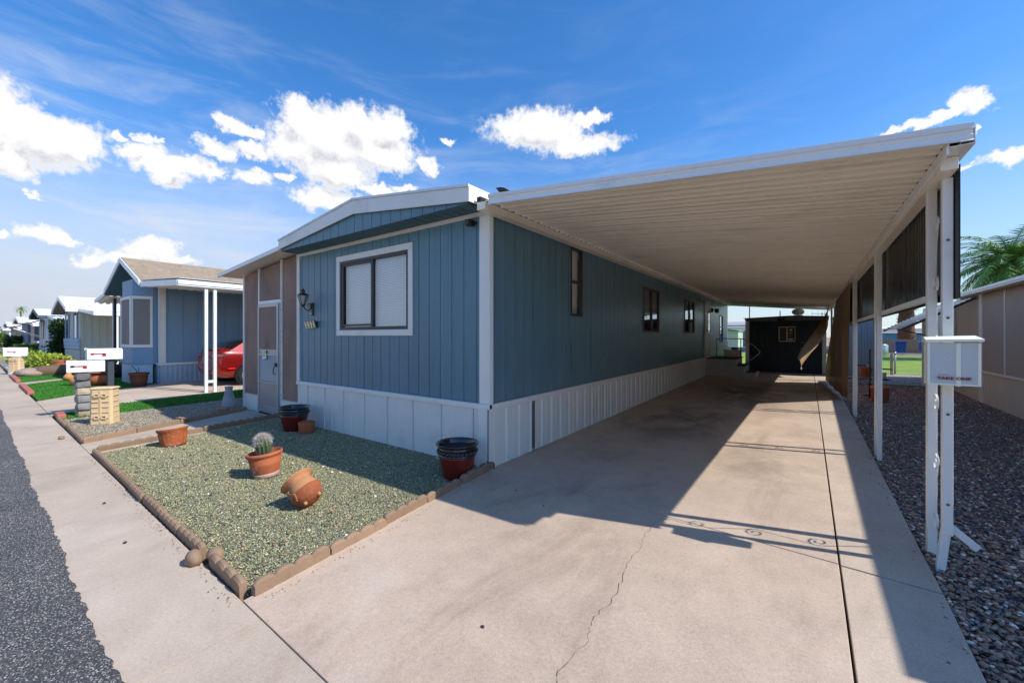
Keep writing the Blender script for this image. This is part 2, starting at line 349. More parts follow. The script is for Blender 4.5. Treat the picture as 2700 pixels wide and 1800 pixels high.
    def make(s, name, mat, parent=None, smooth=False, bevel=0, auto=False, wn=False, solid=0):
        me = bpy.data.meshes.new(name); off = wloc(parent)
        V = [(p[0]-off.x, p[1]-off.y, p[2]-off.z) for p in s.v]
        me.from_pydata(V, [], s.f); me.validate()
        for mm in (mat if isinstance(mat, (list, tuple)) else [mat]): me.materials.append(mm)
        if any(s.mi) and len(me.polygons) == len(s.mi): me.polygons.foreach_set('material_index', s.mi)
        o = bpy.data.objects.new(name, me); COL.objects.link(o); o.parent = parent
        if smooth: me.polygons.foreach_set('use_smooth', [True]*len(me.polygons))
        if smooth and auto:
            md = o.modifiers.new('es', 'EDGE_SPLIT'); md.split_angle = R(40)
        if bevel:
            md = o.modifiers.new('bev', 'BEVEL'); md.width = bevel; md.segments = 2; md.limit_method = 'ANGLE'; md.angle_limit = R(40)
        if solid:
            md = o.modifiers.new('sol', 'SOLIDIFY'); md.thickness = solid
        return o
def gz(x, y): return .011*min(max(y-4, 0), 20)
def tag(o, label=None, cat=None, group=None, kind=None):
    if label: o['label'] = label
    if cat: o['category'] = cat
    if group: o['group'] = group
    if kind: o['kind'] = kind
    return o
def thing(name, loc, label, cat, group=None):
    o = bpy.data.objects.new(name, None); COL.objects.link(o); o.location = loc; o.empty_display_size = .1
    return tag(o, label, cat, group)
def single(b, name, mat, label, cat, loc=None, group=None, **k):   # thing that is one mesh, origin at loc
    o = b.make(name, mat, None, **k)
    if loc:
        me = o.data; me.transform(Matrix.Translation(-Vector(loc))); o.location = loc
    return tag(o, label, cat, group)
def struct(b, name, mat, kind='structure', **k): return tag(b.make(name, mat, None, **k), kind=kind)
def dup_tree(o, loc=None, rotz=None, label=None, parent=None):
    c = o.copy(); COL.objects.link(c); c.parent = parent
    if loc is not None: c.location = loc
    if rotz is not None: c.rotation_euler = (0, 0, rotz)
    if label: c['label'] = label
    for ch in [q for q in bpy.data.objects if q.parent == o]: dup_tree(ch, parent=c)
    return c
def text_mesh(txt, name, mat, parent, origin, xdir, zdir, size, depth=.002, bold=0, align='CENTER', sx=1):
    cu = bpy.data.curves.new(name, 'FONT'); cu.body = txt; cu.size = size; cu.extrude = depth/2; cu.offset = bold
    cu.align_x = align; cu.align_y = 'CENTER'; cu.resolution_u = 3
    o = bpy.data.objects.new(name, cu); COL.objects.link(o)
    me = bpy.data.meshes.new_from_object(o); bpy.data.objects.remove(o); bpy.data.curves.remove(cu)
    X = Vector(xdir).normalized(); Z = Vector(zdir).normalized(); N = X.cross(Z)
    mt = Matrix(((X.x*sx, Z.x, N.x), (X.y*sx, Z.y, N.y), (X.z*sx, Z.z, N.z))).to_4x4()
    me.transform(mt); me.transform(Matrix.Translation(Vector(origin)-wloc(parent)))
    me.materials.clear(); me.materials.append(mat)
    q = bpy.data.objects.new(name, me); COL.objects.link(q); q.parent = parent; return q
def prof_wall(b, P, prof, z0, z1, holes=()):
    """profiled sheet wall. prof: list of (a, depth); P(a, d, z) -> xyz; z0,z1 numbers or functions of a; holes (a0,a1,z0,z1)"""
    fz0 = z0 if callable(z0) else (lambda a: z0); fz1 = z1 if callable(z1) else (lambda a: z1)
    pts = list(prof)
    for h in holes:
        for a in h[:2]:
            for i in range(len(pts)-1):
                a0, d0 = pts[i]; a1, d1 = pts[i+1]
                if a0 < a < a1 and a1-a0 > 1e-6:
                    pts.insert(i+1, (a, d0+(d1-d0)*(a-a0)/(a1-a0))); break
    for (a0, d0), (a1, d1) in zip(pts, pts[1:]):
        mid = (a0+a1)/2; segs = [(None, None)]
        cuts = sorted([(h[2], h[3]) for h in holes if h[0] < mid < h[1]])
        lo = None; spans = []
        for c0, c1 in cuts: spans.append((lo, c0)); lo = c1
        spans.append((lo, None))
        for s0, s1 in spans:
            za, zb = (fz0(a0), fz0(a1)) if s0 is None else (s0, s0)
            zc, zd = (fz1(a1), fz1(a0)) if s1 is None else (s1, s1)
            if zc > za+1e-4: b.quad(P(a0, d0, za), P(a1, d1, zb), P(a1, d1, zc), P(a0, d0, zd))
def grooves(a0, a1, step, w=.009, dep=.007, ph=0):
    p = [(a0, 0)]; a = a0+step*(.5 if ph == 0 else ph)
    while a < a1-w*1.5:
        p += [(a-w/2, 0), (a-w/2+.001, -dep), (a+w/2-.001, -dep), (a+w/2, 0)]; a += step
    return p+[(a1, 0)]
def ribs(a0, a1, step, dep=.02, flat=.35, slope=.1):
    p = []; a = a0
    while a < a1:
        for f_, d in ((0, 0), (flat, 0), (flat+slope, -dep), (1-slope, -dep)):
            if a+f_*step < a1: p.append((a+f_*step, d))
        a += step
    return p+[(a1, 0)]
def chips(name, sampler, n, smin, smax, palette, zb=0, flat=.6, verts='ico', mat=None, extra=None):
    """many loose stones as one mesh: real geometry for stuff nobody could count"""
    ph = (1+5**.5)/2
    if verts == 'ico':
        V = np.array([(-1,ph,0),(1,ph,0),(-1,-ph,0),(1,-ph,0),(0,-1,ph),(0,1,ph),(0,-1,-ph),(0,1,-ph),(ph,0,-1),(ph,0,1),(-ph,0,-1),(-ph,0,1)])/1.9
        F = np.array([(0,11,5),(0,5,1),(0,1,7),(0,7,10),(0,10,11),(1,5,9),(5,11,4),(11,10,2),(10,7,6),(7,1,8),(3,9,4),(3,4,2),(3,2,6),(3,6,8),(3,8,9),(4,9,5),(2,4,11),(6,2,10),(8,6,7),(9,8,1)])
    else:
        V = np.array([(1,0,0),(-1,0,0),(0,1,0),(0,-1,0),(0,0,1),(0,0,-1)], float); F = np.array([(0,2,4),(2,1,4),(1,3,4),(3,0,4),(2,0,5),(1,2,5),(3,1,5),(0,3,5)])
    xy = sampler(n); n = len(xy)
    s = rng.uniform(smin, smax, n)*.5; nv = len(V)
    sc = np.stack([s*rng.uniform(.8, 1.3, n), s*rng.uniform(.6, 1.0, n), s*rng.uniform(.5, 1, n)*flat], 1)
    P = V[None]*(1+rng.uniform(-.22, .22, (n, nv, 3)))*sc[:, None, :]
    a = rng.uniform(0, 2*np.pi, n); tl = rng.normal(0, .35, n)
    x, y, z = P[..., 0], P[..., 1], P[..., 2]
    y2 = y*np.cos(tl)[:, None]-z*np.sin(tl)[:, None]; z2 = y*np.sin(tl)[:, None]+z*np.cos(tl)[:, None]
    x3 = x*np.cos(a)[:, None]-y2*np.sin(a)[:, None]; y3 = x*np.sin(a)[:, None]+y2*np.cos(a)[:, None]
    g_ = .011*np.clip(xy[:, 1]-4, 0, 20)
    zz = z2+(g_+zb+sc[:, 2]*rng.uniform(.0, .9, n))[:, None]
    X = np.stack([x3+xy[:, 0][:, None], y3+xy[:, 1][:, None], zz], 2).reshape(-1, 3)
    FF = (F[None]+(np.arange(n)*nv)[:, None, None]).reshape(-1, 3)
    me = bpy.data.meshes.new(name); me.vertices.add(len(X)); me.vertices.foreach_set('co', X.ravel())
    me.loops.add(FF.size); me.loops.foreach_set('vertex_index', FF.ravel().astype(np.int32))
    me.polygons.add(len(FF)); me.polygons.foreach_set('loop_start', np.arange(0, FF.size, 3, dtype=np.int32)); me.polygons.foreach_set('loop_total', np.full(len(FF), 3, np.int32))
    if verts == 'ico': me.polygons.foreach_set('use_smooth', np.ones(len(FF), bool))
    me.update(calc_edges=True)
    pal = np.array([hexc(c) for c, w in palette]); pw = np.array([w for c, w in palette]); pw = pw/pw.sum()
    ci = rng.choice(len(pal), n, p=pw); col = pal[ci]*rng.uniform(.7, 1.3, (n, 1))
    cc = np.ones((n, nv, 4)); cc[..., :3] = col[:, None, :]
    at = me.color_attributes.new('Col', 'FLOAT_COLOR', 'POINT'); at.data.foreach_set('color', cc.reshape(-1).astype(np.float32))
    me.materials.append(mat)
    o = bpy.data.objects.new(name, me); COL.objects.link(o)
    return tag(o, kind='stuff')
def in_poly(pts):
    P = np.array(pts)
    def f(n, dens=None):
        lo, hi = P.min(0), P.max(0); out = []
        c = 0
        while c < n:
            q = rng.uniform(lo, hi, (n, 2))
            ins = np.zeros(n, bool)
            for i in range(len(P)):
                x1, y1 = P[i]; x2, y2 = P[(i+1) % len(P)]
                cond = ((y1 > q[:, 1]) != (y2 > q[:, 1])) & (q[:, 0] < (x2-x1)*(q[:, 1]-y1)/(y2-y1+1e-12)+x1)
                ins ^= cond
            out.append(q[ins]); c += ins.sum()
        return np.concatenate(out)[:n]
    return f

# ================================================================== SETTING
SS = -.0187                                    # the street is turned about one degree from the house
def yin(x): return .935+SS*(x+2.55)+.045        # inner edge of the sidewalk
def yout(x): return yin(x)-.56
b = B()                                        # the ground as one sheet to the horizon
xs = [-900, -300, -120, -60, -30, -15, 0, 4, 15, 40, 120, 300, 900]; ys = [-900, -200, -40, -8, 0, 4, 24, 45, 80, 200, 900]
b.grid(len(xs), len(ys), lambda u, v: (xs[round(u*(len(xs)-1))], ys[round(v*(len(ys)-1))], gz(0, ys[round(v*(len(ys)-1))])-.07))
struct(b, 'ground', m_dirt)
b = B(); n = 160
edge = [( -140+ i*(150/n)) for i in range(n+1)]
E1 = []
for i in range(900):
    x = -22+i*(26/899); E1.append((x, yout(x)+.02+random.uniform(-.007, .011)+.010*math.sin(x*2.3)+.006*math.sin(x*7.1)))
P_ = [(-140, yout(-140))]+E1+[(30, yout(30))]
for (x0, y0), (x1, y1) in zip(P_, P_[1:]): b.quad((x0, -7.5+SS*x0, -.008), (x1, -7.5+SS*x1, -.008), (x1, y1, .004), (x0, y0, .004))
struct(b, 'road', m_asph)
# sidewalk slabs
b = B(); xj = [30, 12, 8, 4.5, 1.2, -2.35, -5.2, -8.4, -11.5, -14.8, -18, -22, -26, -32, -40, -55, -75, -100, -140]
for a, c in zip(xj, xj[1:]):
    g_ = .004
    b.slab([(c+g_, yout(c)-.15), (a-g_, yout(a)-.15), (a-g_, yin(a)), (c+g_, yin(c))], 0, .1)
b2 = B()
struct(b, 'sidewalk', m_walkc)
# driveway: slabs with open joints
def EX(y): return -2.60-.335*max(0, (y-1))/2.67   # left edge of the near slab (follows the edging)
b = B(); jj = .0055; dx = .168
b.slab([(EX(1.0)+.0, yin(-2.5)+jj*1.3), (dx-jj, yin(.2)+jj*1.3), (dx-jj-.002, 2.3), (dx-jj, 3.44), (-1.2, 3.535), (-2.945, 3.645)], .004, .12)
b2 = B(); b2.slab([(dx+jj, yin(.2)+jj*1.3), (.60, yin(.6)+jj), (.622, 2.3), (.64, 3.40), (dx+jj, 3.43)], .001, .12)
ysb = [3.66, 9.7, 14.9, 18.35]
for a, c in zip(ysb, ysb[1:]):
    ya = a if a > 4 else None
    l0 = [(-2.945, a+.012), (dx-jj, a-.190)] if ya is None else [(-2.945, a+jj), (dx-jj, a+jj)]
    r0 = [(dx+jj, a-.212), (.64, a-.238)] if ya is None else [(dx+jj, a+jj), (.642, a+jj)]
    mid = [(dx-jj, 4.0)] if ya is None else []
    midl = [(-2.945, 4.0)] if ya is None else []
    b.slab(l0+mid+[(dx-jj, c-jj), (-2.945, c-jj)]+midl, -.004, .12)
    b2.slab(r0+([(.64, 4.0)] if ya is None else [])+[(.645, c-jj), (dx+jj, c-jj)]+([(dx+jj, 4.0)] if ya is None else []), 0, .12)
struct(b, 'driveway', m_conc, bevel=.004); struct(b2, 'driveway_ribbon', m_conc2, bevel=.004)
# hairline crack in the near slab (a thin dark gap laid into the surface)
b = B(); pts = [(-1.02, 3.20)]
cr = [(-1.00, 3.36), (-1.00, 3.10), (-.96, 2.86), (-.97, 2.66), (-.93, 2.45), (-.90, 2.22), (-.93, 2.0), (-.88, 1.85), (-.9, 1.6), (-.86, 1.45), (-.87, 1.2), (-.83, 1.0)]
Pc = []
for (x0, y0), (x1, y1) in zip(cr, cr[1:]):
    for k in range(7): Pc.append((x0+(x1-x0)*k/7+random.uniform(-.010, .010), y0+(y1-y0)*k/7))
for (x0, y0), (x1, y1) in zip(Pc, Pc[1:]):
    w = random.uniform(.0003, .0015); b.quad((x0-w, y0, .0062), (x0+w, y0, .0062), (x1+w, y1, .0062), (x1-w, y1, .0062))
struct(b, 'driveway_crack', m_soil)
# walkway to the porch door, stepping path, neighbour driveways
b = B(); b.slab([(-8.20, yin(-8.2)+.006), (-7.46, yin(-7.46)+.006), (-7.95, 3.62), (-9.28, 3.62)], .0, .1)
struct(b, 'walkway', m_walkc)
b = B(); b.slab([(-14.45, yin(-14.4)+.01), (-11.60, yin(-11.6)+.01), (-12.45, 2.2), (-12.95, 5.0), (-12.95, 22), (-16.75, 22), (-16.75, 3.9), (-15.36, 2.03)], 0, .1)
struct(b, 'neighbour_driveway', m_conc2)
b = B(); b.slab([(-20.6, yin(-20.4)+.01), (-19.7, yin(-19.7)+.01), (-21.6, 3.3), (-22.6, 3.3)], 0, .1)
struct(b, 'stepping_path', m_walkc)
# back lawn
m_lawn = M("yellow green lawn grass", '#7d9a2c', .9, .3, .5, 60, .25, .6, 60, grime=hexc('#8c8a3c'), gs=.6, gamt=.5, bd=.03)
b = B(); b.grid(12, 8, lambda u, v: (-30+80*u, 19.9+17.5*v, gz(0, 19.9+17.5*v)-.012)); struct(b, 'lawn', m_lawn)
b = B(); b.grid(2, 4, lambda u, v: (-30+80*u, 37.3+22*v, gz(0, 37)-.008)); struct(b, 'back_lane', m_dirt)
m_pink = M_gravel("pink crushed granite", [(0, hexc('#a98f80')), (.3, hexc('#c9b3a3')), (.6, hexc('#8f786c')), (.85, hexc('#dccbbd'))], 45, .02, .12)
b = B(); b.grid(2, 2, lambda u, v: (.66+8*u, 16+3.9*v, gz(0, 16+3.9*v)-.014)); tag(b.make('pink_gravel', m_pink), kind='stuff')

# ---- loose stone surfaces: base sheet in stone colours (green one darkened) + real stones
GREEN = [(0, hexc('#6c6e4c')), (.22, hexc('#7e7c5a')), (.45, hexc('#586040')), (.62, hexc('#857d66')), (.8, hexc('#3c4034')), (.93, hexc('#7d6653'))]  # darker than the chips, paints the shade in the gaps between them
m_gbase = M_gravel("green gravel bed", GREEN, 95, .01)
PX = [(-7.44, 1.16), (-2.66, 1.05), (-2.93, 3.70), (-7.92, 3.70)]
b = B(); b.poly([(x, y, -.012) for x, y in PX]); tag(b.make('green_gravel_bed', m_gbase), kind='stuff')
m_chip = M_attr("loose gravel stones", .7)
gp = [('#9aa070', 5), ('#aeab7c', 5), ('#7d8a5c', 4), ('#c4b68e', 4), ('#62684a', 2.5), ('#b8906e', 1.6), ('#d6ccb0', 1.5), ('#9b8e6c', 3), ('#3b3c36', .8), ('#8a9c7c', 1.5)]
chips('green_gravel', in_poly([(-7.44, 1.14), (-2.64, 1.03), (-2.945, 3.68), (-7.92, 3.68)]), 100000, .008, .017, gp, -.013, .75, 'oct', m_chip)
chips('green_gravel', in_poly([(-7.44, 1.14), (-2.64, 1.03), (-2.945, 3.68), (-7.92, 3.68)]), 900, .018, .034, [('#a9a487', 4), ('#c9bfa5', 2), ('#6c6e56', 3), ('#b08a6c', 1.5), ('#4a4a44', 1.5), ('#e6e2d6', .8)], -.008, .6, 'ico', m_chip)
m_tbase = M_gravel("tan gravel bed", [(0, hexc('#9d8f78')), (.25, hexc('#b3a68d')), (.5, hexc('#7d7564')), (.7, hexc('#c4b8a0')), (.88, hexc('#6a6459'))], 80, .012)
TX = [(-8.20, 1.2), (-9.25, 3.64), (-9.7, 3.9), (-9.7, 5.4), (-11.6, 5.4), (-11.36, 4.1), (-11.06, 1.9), (-11.0, 1.22)]
b = B(); b.poly([(x, y, gz(x, y)-.012) for x, y in TX]); tag(b.make('tan_gravel_bed', m_tbase), kind='stuff')
chips('tan_gravel', in_poly(TX), 26000, .012, .026, [('#a39579', 5), ('#b8ab90', 4), ('#7d7564', 3), ('#8f8f78', 3), ('#c9bfa9', 2), ('#5f5a50', 2), ('#a98570', 1)], -.014, .7, 'oct', m_chip)
m_rbase = M_gravel("river rock bed", [(0, hexc('#6e5a50')), (.25, hexc('#97776a')), (.45, hexc('#5e5a56')), (.65, hexc('#a07f6f')), (.82, hexc('#6e6868')), (.94, hexc('#b8a090'))], 38, .025, .015)
b = B(); b.grid(2, 8, lambda u, v: ((.55+2.55*u) if v > .1 else (.55+2.55*u), .4+15.8*v, gz(0, .4+15.8*v)-.035)); tag(b.make('river_rock_bed', m_rbase), kind='stuff')
rp = [('#8f7263', 5), ('#a98670', 4), ('#6d6259', 4), ('#c29b80', 3), ('#94826f', 4), ('#dcc3a8', 2.2), ('#524a44', 2), ('#b57a62', 2.2), ('#e8dac6', 1.2), ('#7f8382', 1.4)]
def rr_s(n):
    y = 1.0+15.0*rng.uniform(0, 1, n)**1.5; x = rng.uniform(.645, 3.03, n); return np.stack([x, y], 1)
m_rock = M_attr("river pebbles", .5)
chips('river_rock', rr_s, 60000, .014, .033, rp, -.03, .62, 'ico', m_rock)
def rr_b(n):
    y = rng.uniform(.8, 4.6, n); x = rng.uniform(.64, 2.2, n); return np.stack([x, y], 1)
chips('river_rock', rr_b, 11000, .018, .040, rp, -.012, .6, 'ico', m_rock)
# turf
m_turf = M("artificial turf", '#35691f', .85, .35, 1.5, 80, .25, 1, 120, bd=.02)
m_blade = M_leaf("turf blades", '#1f5414', '#4f9a2c', .7)
def turf(name, pts, nb, h=.035):
    b = B(); b.slab(pts, .0, .03); b.make  # base
    o = struct(b, name, m_turf, 'stuff')
    xy = in_poly(pts)(nb); n = len(xy)
    a = rng.uniform(0, 6.28, n); w = .006; hh = rng.uniform(.6, 1.2, n)*h; ln = rng.uniform(-.02, .02, (n, 2))
    g_ = .011*np.clip(xy[:, 1]-4, 0, 20)
    V = np.zeros((n, 3, 3)); V[:, 0] = np.stack([xy[:, 0]-np.cos(a)*w, xy[:, 1]-np.sin(a)*w, g_], 1); V[:, 1] = np.stack([xy[:, 0]+np.cos(a)*w, xy[:, 1]+np.sin(a)*w, g_], 1)
    V[:, 2] = np.stack([xy[:, 0]+ln[:, 0], xy[:, 1]+ln[:, 1], g_+hh], 1)
    me = bpy.data.meshes.new(name+'_blades'); me.from_pydata(V.reshape(-1, 3).tolist(), [], np.arange(3*n).reshape(-1, 3).tolist()); me.materials.append(m_blade)
    q = bpy.data.objects.new(name+'_blades', me); COL.objects.link(q); tag(q, kind='stuff')
turf('turf', [(-11.58, 1.17), (-11.0, 1.22), (-11.06, 1.9), (-11.36, 4.1), (-11.7, 7.0), (-12.93, 7.0), (-12.85, 4.7), (-12.42, 2.2)], 26000)
turf('turf', [(-19.65, yin(-19)+.06), (-14.55, yin(-14)+.06), (-15.4, 2.03), (-16.1, 2.9), (-16.72, 3.88), (-17.7, 3.6), (-22.4, 3.9), (-21.4, 2.9)], 26000)
turf('turf', [(-24.3, yin(-24)+.1), (-20.75, yin(-20)+.08), (-22.7, 3.3), (-22.6, 4.2), (-24.3, 4.2)], 12000)
m_wrock = M_gravel("white marble chips", [(0, hexc('#d8d6d0')), (.4, hexc('#f0efec')), (.8, hexc('#bdbab2'))], 20, .03, .3)
b = B(); b.slab([(-31.0, yin(-31)+.1), (-24.6, yin(-24)+.1), (-24.6, 4.4), (-31.5, 4.4)], .03, .06); tag(b.make('white_rock_bed', m_wrock), kind='stuff')
b = B(); b.slab([(-44, yin(-44)+.1), (-31.2, yin(-31)+.1), (-31.7, 4.3), (-44, 4.2)], .0, .06); tag(b.make('pale_gravel_bed', m_tbase), kind='stuff')

# ================================================================== MAIN HOUSE
HX0, HX1, HY0, HY1 = -7.30, -2.975, 3.665, 20.87
home = thing('mobile_home', (-5.12, 3.7, 0), 'blue mobile home with grooved siding, white trim and white metal skirting, beside the carport', 'mobile home')
ZS, ZT = .69, 2.955
b = B()
prof_wall(b, lambda a, d, z: (a, HY0-d, z), grooves(HX0, HX1, .2015, .011, .008), ZS-.02, ZT, [(-6.015, -4.375, 1.60, 2.675)])
b.make('front_wall', m_blue, home)
for k in range(3):
    b = B(); xx = HX0+.10+.2015*(3+6*k); b.box(xx-.0045, xx+.0045, HY0-.0035, HY0+.004, ZS+.04, 1.50 if -6.1 < xx < -4.3 else 2.9)
    b.make('sheet_seam', m_bluedk, home)
sw = [(5.655, 6.055, 1.82, 2.895), (9.11, 10.30, 1.60, 2.615), (12.86, 14.14, 1.60, 2.61), (15.78, 16.64, .74, 2.70), (18.80, 19.55, 1.24, 2.40)]
b = B()
prof_wall(b, lambda a, d, z: (HX1+d, a, z), grooves(HY0, HY1, .2032, .011, .008), lambda a: ZS-.02+gz(0, a)*.3, 3.0, sw)
b.make('side_wall', m_blue, home)
b = B(); b.box(HX0+.02, HX1-.02, HY1-.03, HY1, .65, 3.0); b.box(HX0, HX0+.02, HY0+.02, HY1, .1, 3.0); b.make('rear_wall', m_blue, home)
b = B(); b.box(HX0+.1, HX1-.12, HY0+.3, HY1-.1, .68, .70); b.box(HX0+.1, HX1-.12, HY0+.55, HY0+.57, .7, 2.9); b.box(HX1-.45, HX1-.43, HY0+.6, HY1-.1, .7, 2.9); b.make('interior_lining', m_dark, home)
# skirting: flanged metal panels with ledges at the seams
def skirt_prof(a0, a1, step, ph, jit=.0):
    p = [(a0, 0)]; a = a0+ph
    while a < a1-.03:
        p += [(a-.03, .002), (a-.007, .018), (a-.006, -.05), (a+.001, -.05), (a+.002, 0)]
        m = a+step*(.42+random.uniform(-.05, .05))
        if m < a1-.05: p += [(m-.01, .006), (m, .0), (m+.01, -.002), (m+.02, .002)]
        a += step+random.uniform(-.008, .008)
    return p+[(a1, 0)]
b = B(); prof_wall(b, lambda a, d, z: (a, HY0-.03-d, z), skirt_prof(HX0, HX1+.02, .536, .36), -.05, ZS-.02); b.make('front_skirting', m_skirt, home, smooth=False)
b = B(); prof_wall(b, lambda a, d, z: (HX1+.025+d, a, z), skirt_prof(HY0-.03, HY1, .27, .33), lambda a: gz(0, a)-.05, lambda a: ZS-.03+gz(0, a)*.3, [(4.50, 4.60, -.2, .9)])
b.make('side_skirting', m_skirt, home)
b = B()
for i in range(34):          # woven metal vent strip
    for j in range(4):
        z = .02+i*.0185; y = 4.505+j*.025; s_ = 1 if (i+j) % 2 else -1
        b.bar((HX1+.022, y, z), (HX1+.022+.004*s_, y+.025, z+.018), .007, .003)
b.make('vent_lattice', m_darkframe, home); b = B(); b.box(HX1+.008, HX1+.012, 4.50, 4.60, 0, .66)
b.box(HX1+.02, HX1+.03, 4.494, 4.502, 0, .67); b.box(HX1+.02, HX1+.03, 4.598, 4.606, 0, .67)
b.make('skirting_vent', m_post, home)
b = B(); b.box(HX0-.02, HX1+.045, HY0-.052, HY0-.004, ZS-.03, ZS+.03)
prof_wall(b, lambda a, d, z: (HX1+.045+d, a, z), [(HY0-.052, 0), (HY1, 0)], lambda a: ZS-.035+gz(0, a)*.3, lambda a: ZS+.03+gz(0, a)*.3)
prof_wall(b, lambda a, d, z: (HX1+.045-(.04 if z > 1 else 0)+d, a, ZS+.03+gz(0, a)*.3), [(HY0-.05, 0), (HY1, 0)], 0, 2)
b.make('skirting_cap', m_white, home, bevel=.003)
b = B(); b.obox((HX1-.055, HY0-.062, .33), (.07, 0, 0), (0, .004, 0), (.003, 0, .345)); b.obox((HX1+.052, HY0+.0, .33), (.004, 0, 0), (0, .065, 0), (0, .004, .345))
b.make('skirting_corner', m_skirt, home, bevel=.003)
def zs_(y): return ZS+.03+gz(0, y)*.3
b = B(); b.box(-3.11, HX1+.018, HY0-.022, HY0+.0, ZS+.031, 2.90); b.box(HX1+.001, HX1+.02, HY0+.001, HY0+.05, ZS+.031, 2.955); b.make('corner_trim', m_white, home, bevel=.003)
b = B(); b.box(HX0-.06, HX0+.03, HY0-.022, HY0, ZS+.031, 2.90); b.make('corner_trim', m_white, home, bevel=.003)
b = B(); b.box(HX0-.06, HX1+.02, HY0-.026, HY0, 2.902, 2.952); b.make('eave_trim', m_white, home, bevel=.002)
# roof: low gable with a front overhang
RY0 = 3.325; RX0, RX1, RXM = -7.34, -2.985, -5.16
zE, zR = 3.155, 3.43
b = B()
for (xa, za), (xb, zb) in (((RX0, zE), (RXM, zR)), ((RXM, zR), (RX1, zE))):
    b.prism([(xa, RY0-.012, za), (xb, RY0-.012, zb), (xb, RY0-.012, zb-.028), (xa, RY0-.012, za-.028)], (0, HY1+.25-RY0, 0))
b.make('roof', m_roof, home)
b = B()
b.prism([(RX0, RY0, zE-.03), (RXM, RY0, zR-.03), (RX1, RY0, zE-.03), (RX1, RY0, 2.968), (RXM, RY0, 3.212), (RX0, RY0, 2.985)], (0, .022, 0))
b.make('front_fascia', m_white, home, bevel=.003)
b = B(); b.box(RX1-.02, RX1, RY0+.024, HY1+.2, 2.97, zE-.028); b.make('side_fascia', m_white, home, bevel=.003)
b = B(); b.box(RX0, RX0+.02, RY0+.024, HY1+.2, 2.97, zE-.028); b.make('side_fascia', m_white, home, bevel=.003)
b = B()
prof_wall(b, lambda a, d, z: (a, RY0+.038-d, z), grooves(RX0+.05, RX1-.05, .2015, .011, .006), 2.955, lambda a: 3.0+.215*(1-abs(a-RXM)/2.2))
b.make('gable_panel', m_blue, home)
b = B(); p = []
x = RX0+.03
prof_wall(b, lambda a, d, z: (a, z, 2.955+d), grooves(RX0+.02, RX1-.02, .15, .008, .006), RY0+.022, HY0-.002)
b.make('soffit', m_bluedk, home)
# front window
def window(parent, P, a0, a1, z0, z1, split, trim=0, fw=.035, blind=True, gl=None, vertical_split=True, closed=0.0, depth=.05):
    """P(a,d,z): d outward. trim/frame/pane/blind"""
    fr = B(); o_ = .012
    def bx(b, a, c, d0, d1, e, f):
        p = [P(a, d0, e), P(c, d1, f)]; b.box(p[0][0], p[1][0], p[0][1], p[1][1], p[0][2], p[1][2])
    bx(fr, a0, a1, -depth, o_, z0, z0+fw); bx(fr, a0, a1, -depth, o_, z1-fw, z1)
    bx(fr, a0, a0+fw, -depth, o_-.001, z0+fw, z1-fw); bx(fr, a1-fw, a1, -depth, o_-.001, z0+fw, z1-fw)
    if vertical_split: bx(fr, split-.022, split+.022, -depth+.01, o_-.003, z0+fw, z1-fw)
    else: bx(fr, a0+fw, a1-fw, -depth+.01, o_-.003, split-.02, split+.02)
    w = fr.make('window', m_darkframe, parent, bevel=.003)
    pn = B(); pn.quad(P(a0+fw*.6, -.02, z0+fw*.6), P(a1-fw*.6, -.02, z0+fw*.6), P(a1-fw*.6, -.02, z1-fw*.6), P(a0+fw*.6, -.02, z1-fw*.6)); pn.make('pane', gl or m_glass, w)
    if blind:
        bl = B(); z = z0+.03
        zt = z1-.05
        while z < zt:
            c = [P(a0+.05, -.075, z), P(a1-.05, -.070, z+.0185)]
            q0 = P(a0+.05, -.068, z); q1 = P(a1-.05, -.068, z); q2 = P(a1-.05, -.080, z+.0235); q3 = P(a0+.05, -.080, z+.0235)
            bl.quad(q0, q1, q2, q3); z += .024
        bl.make('blind', m_blind, w)
    if trim:
        tr = B()
        bx(tr, a0-trim, a1+trim, 0, .02, z1+.001, z1+trim); bx(tr, a0-trim, a1+trim, 0, .02, z0-trim, z0-.001)
        bx(tr, a0-trim, a0-.001, 0, .019, z0, z1); bx(tr, a1+.001, a1+trim, 0, .019, z0, z1)
        tr.make('window_trim', m_white, w, bevel=.003)
    return w
PF = lambda a, d, z: (a, HY0-d, z)
PS = lambda a, d, z: (HX1+d, a, z)
w = window(home, PF, -6.015, -4.375, 1.60, 2.675, -5.19, trim=.088, fw=.045)
m_track = m_darkframe
b = B(); b.box(-5.96, -5.22, HY0-.004, HY0+.012, 1.66, 1.69); b.box(-5.96, -5.93, HY0-.004, HY0+.012, 1.69, 2.60); b.box(-5.96, -5.22, HY0-.004, HY0+.012, 2.60, 2.625); b.make('sliding_sash', m_darkframe, w)
w1 = window(home, PS, *sw[0], 2.36, fw=.035, blind=False, vertical_split=False)
b = B(); b.box(HX1-.10, HX1-.09, 5.66, 6.05, 1.83, 2.89); b.make('curtain', m_blind, w1)
for s_, sp in ((sw[1], 9.72), (sw[2], 13.5)): window(home, PS, *s_, sp, fw=.04, gl=m_glassd)
w4 = window(home, PS, *sw[4], 1.9, fw=.05, gl=m_glassd, vertical_split=False, blind=False)
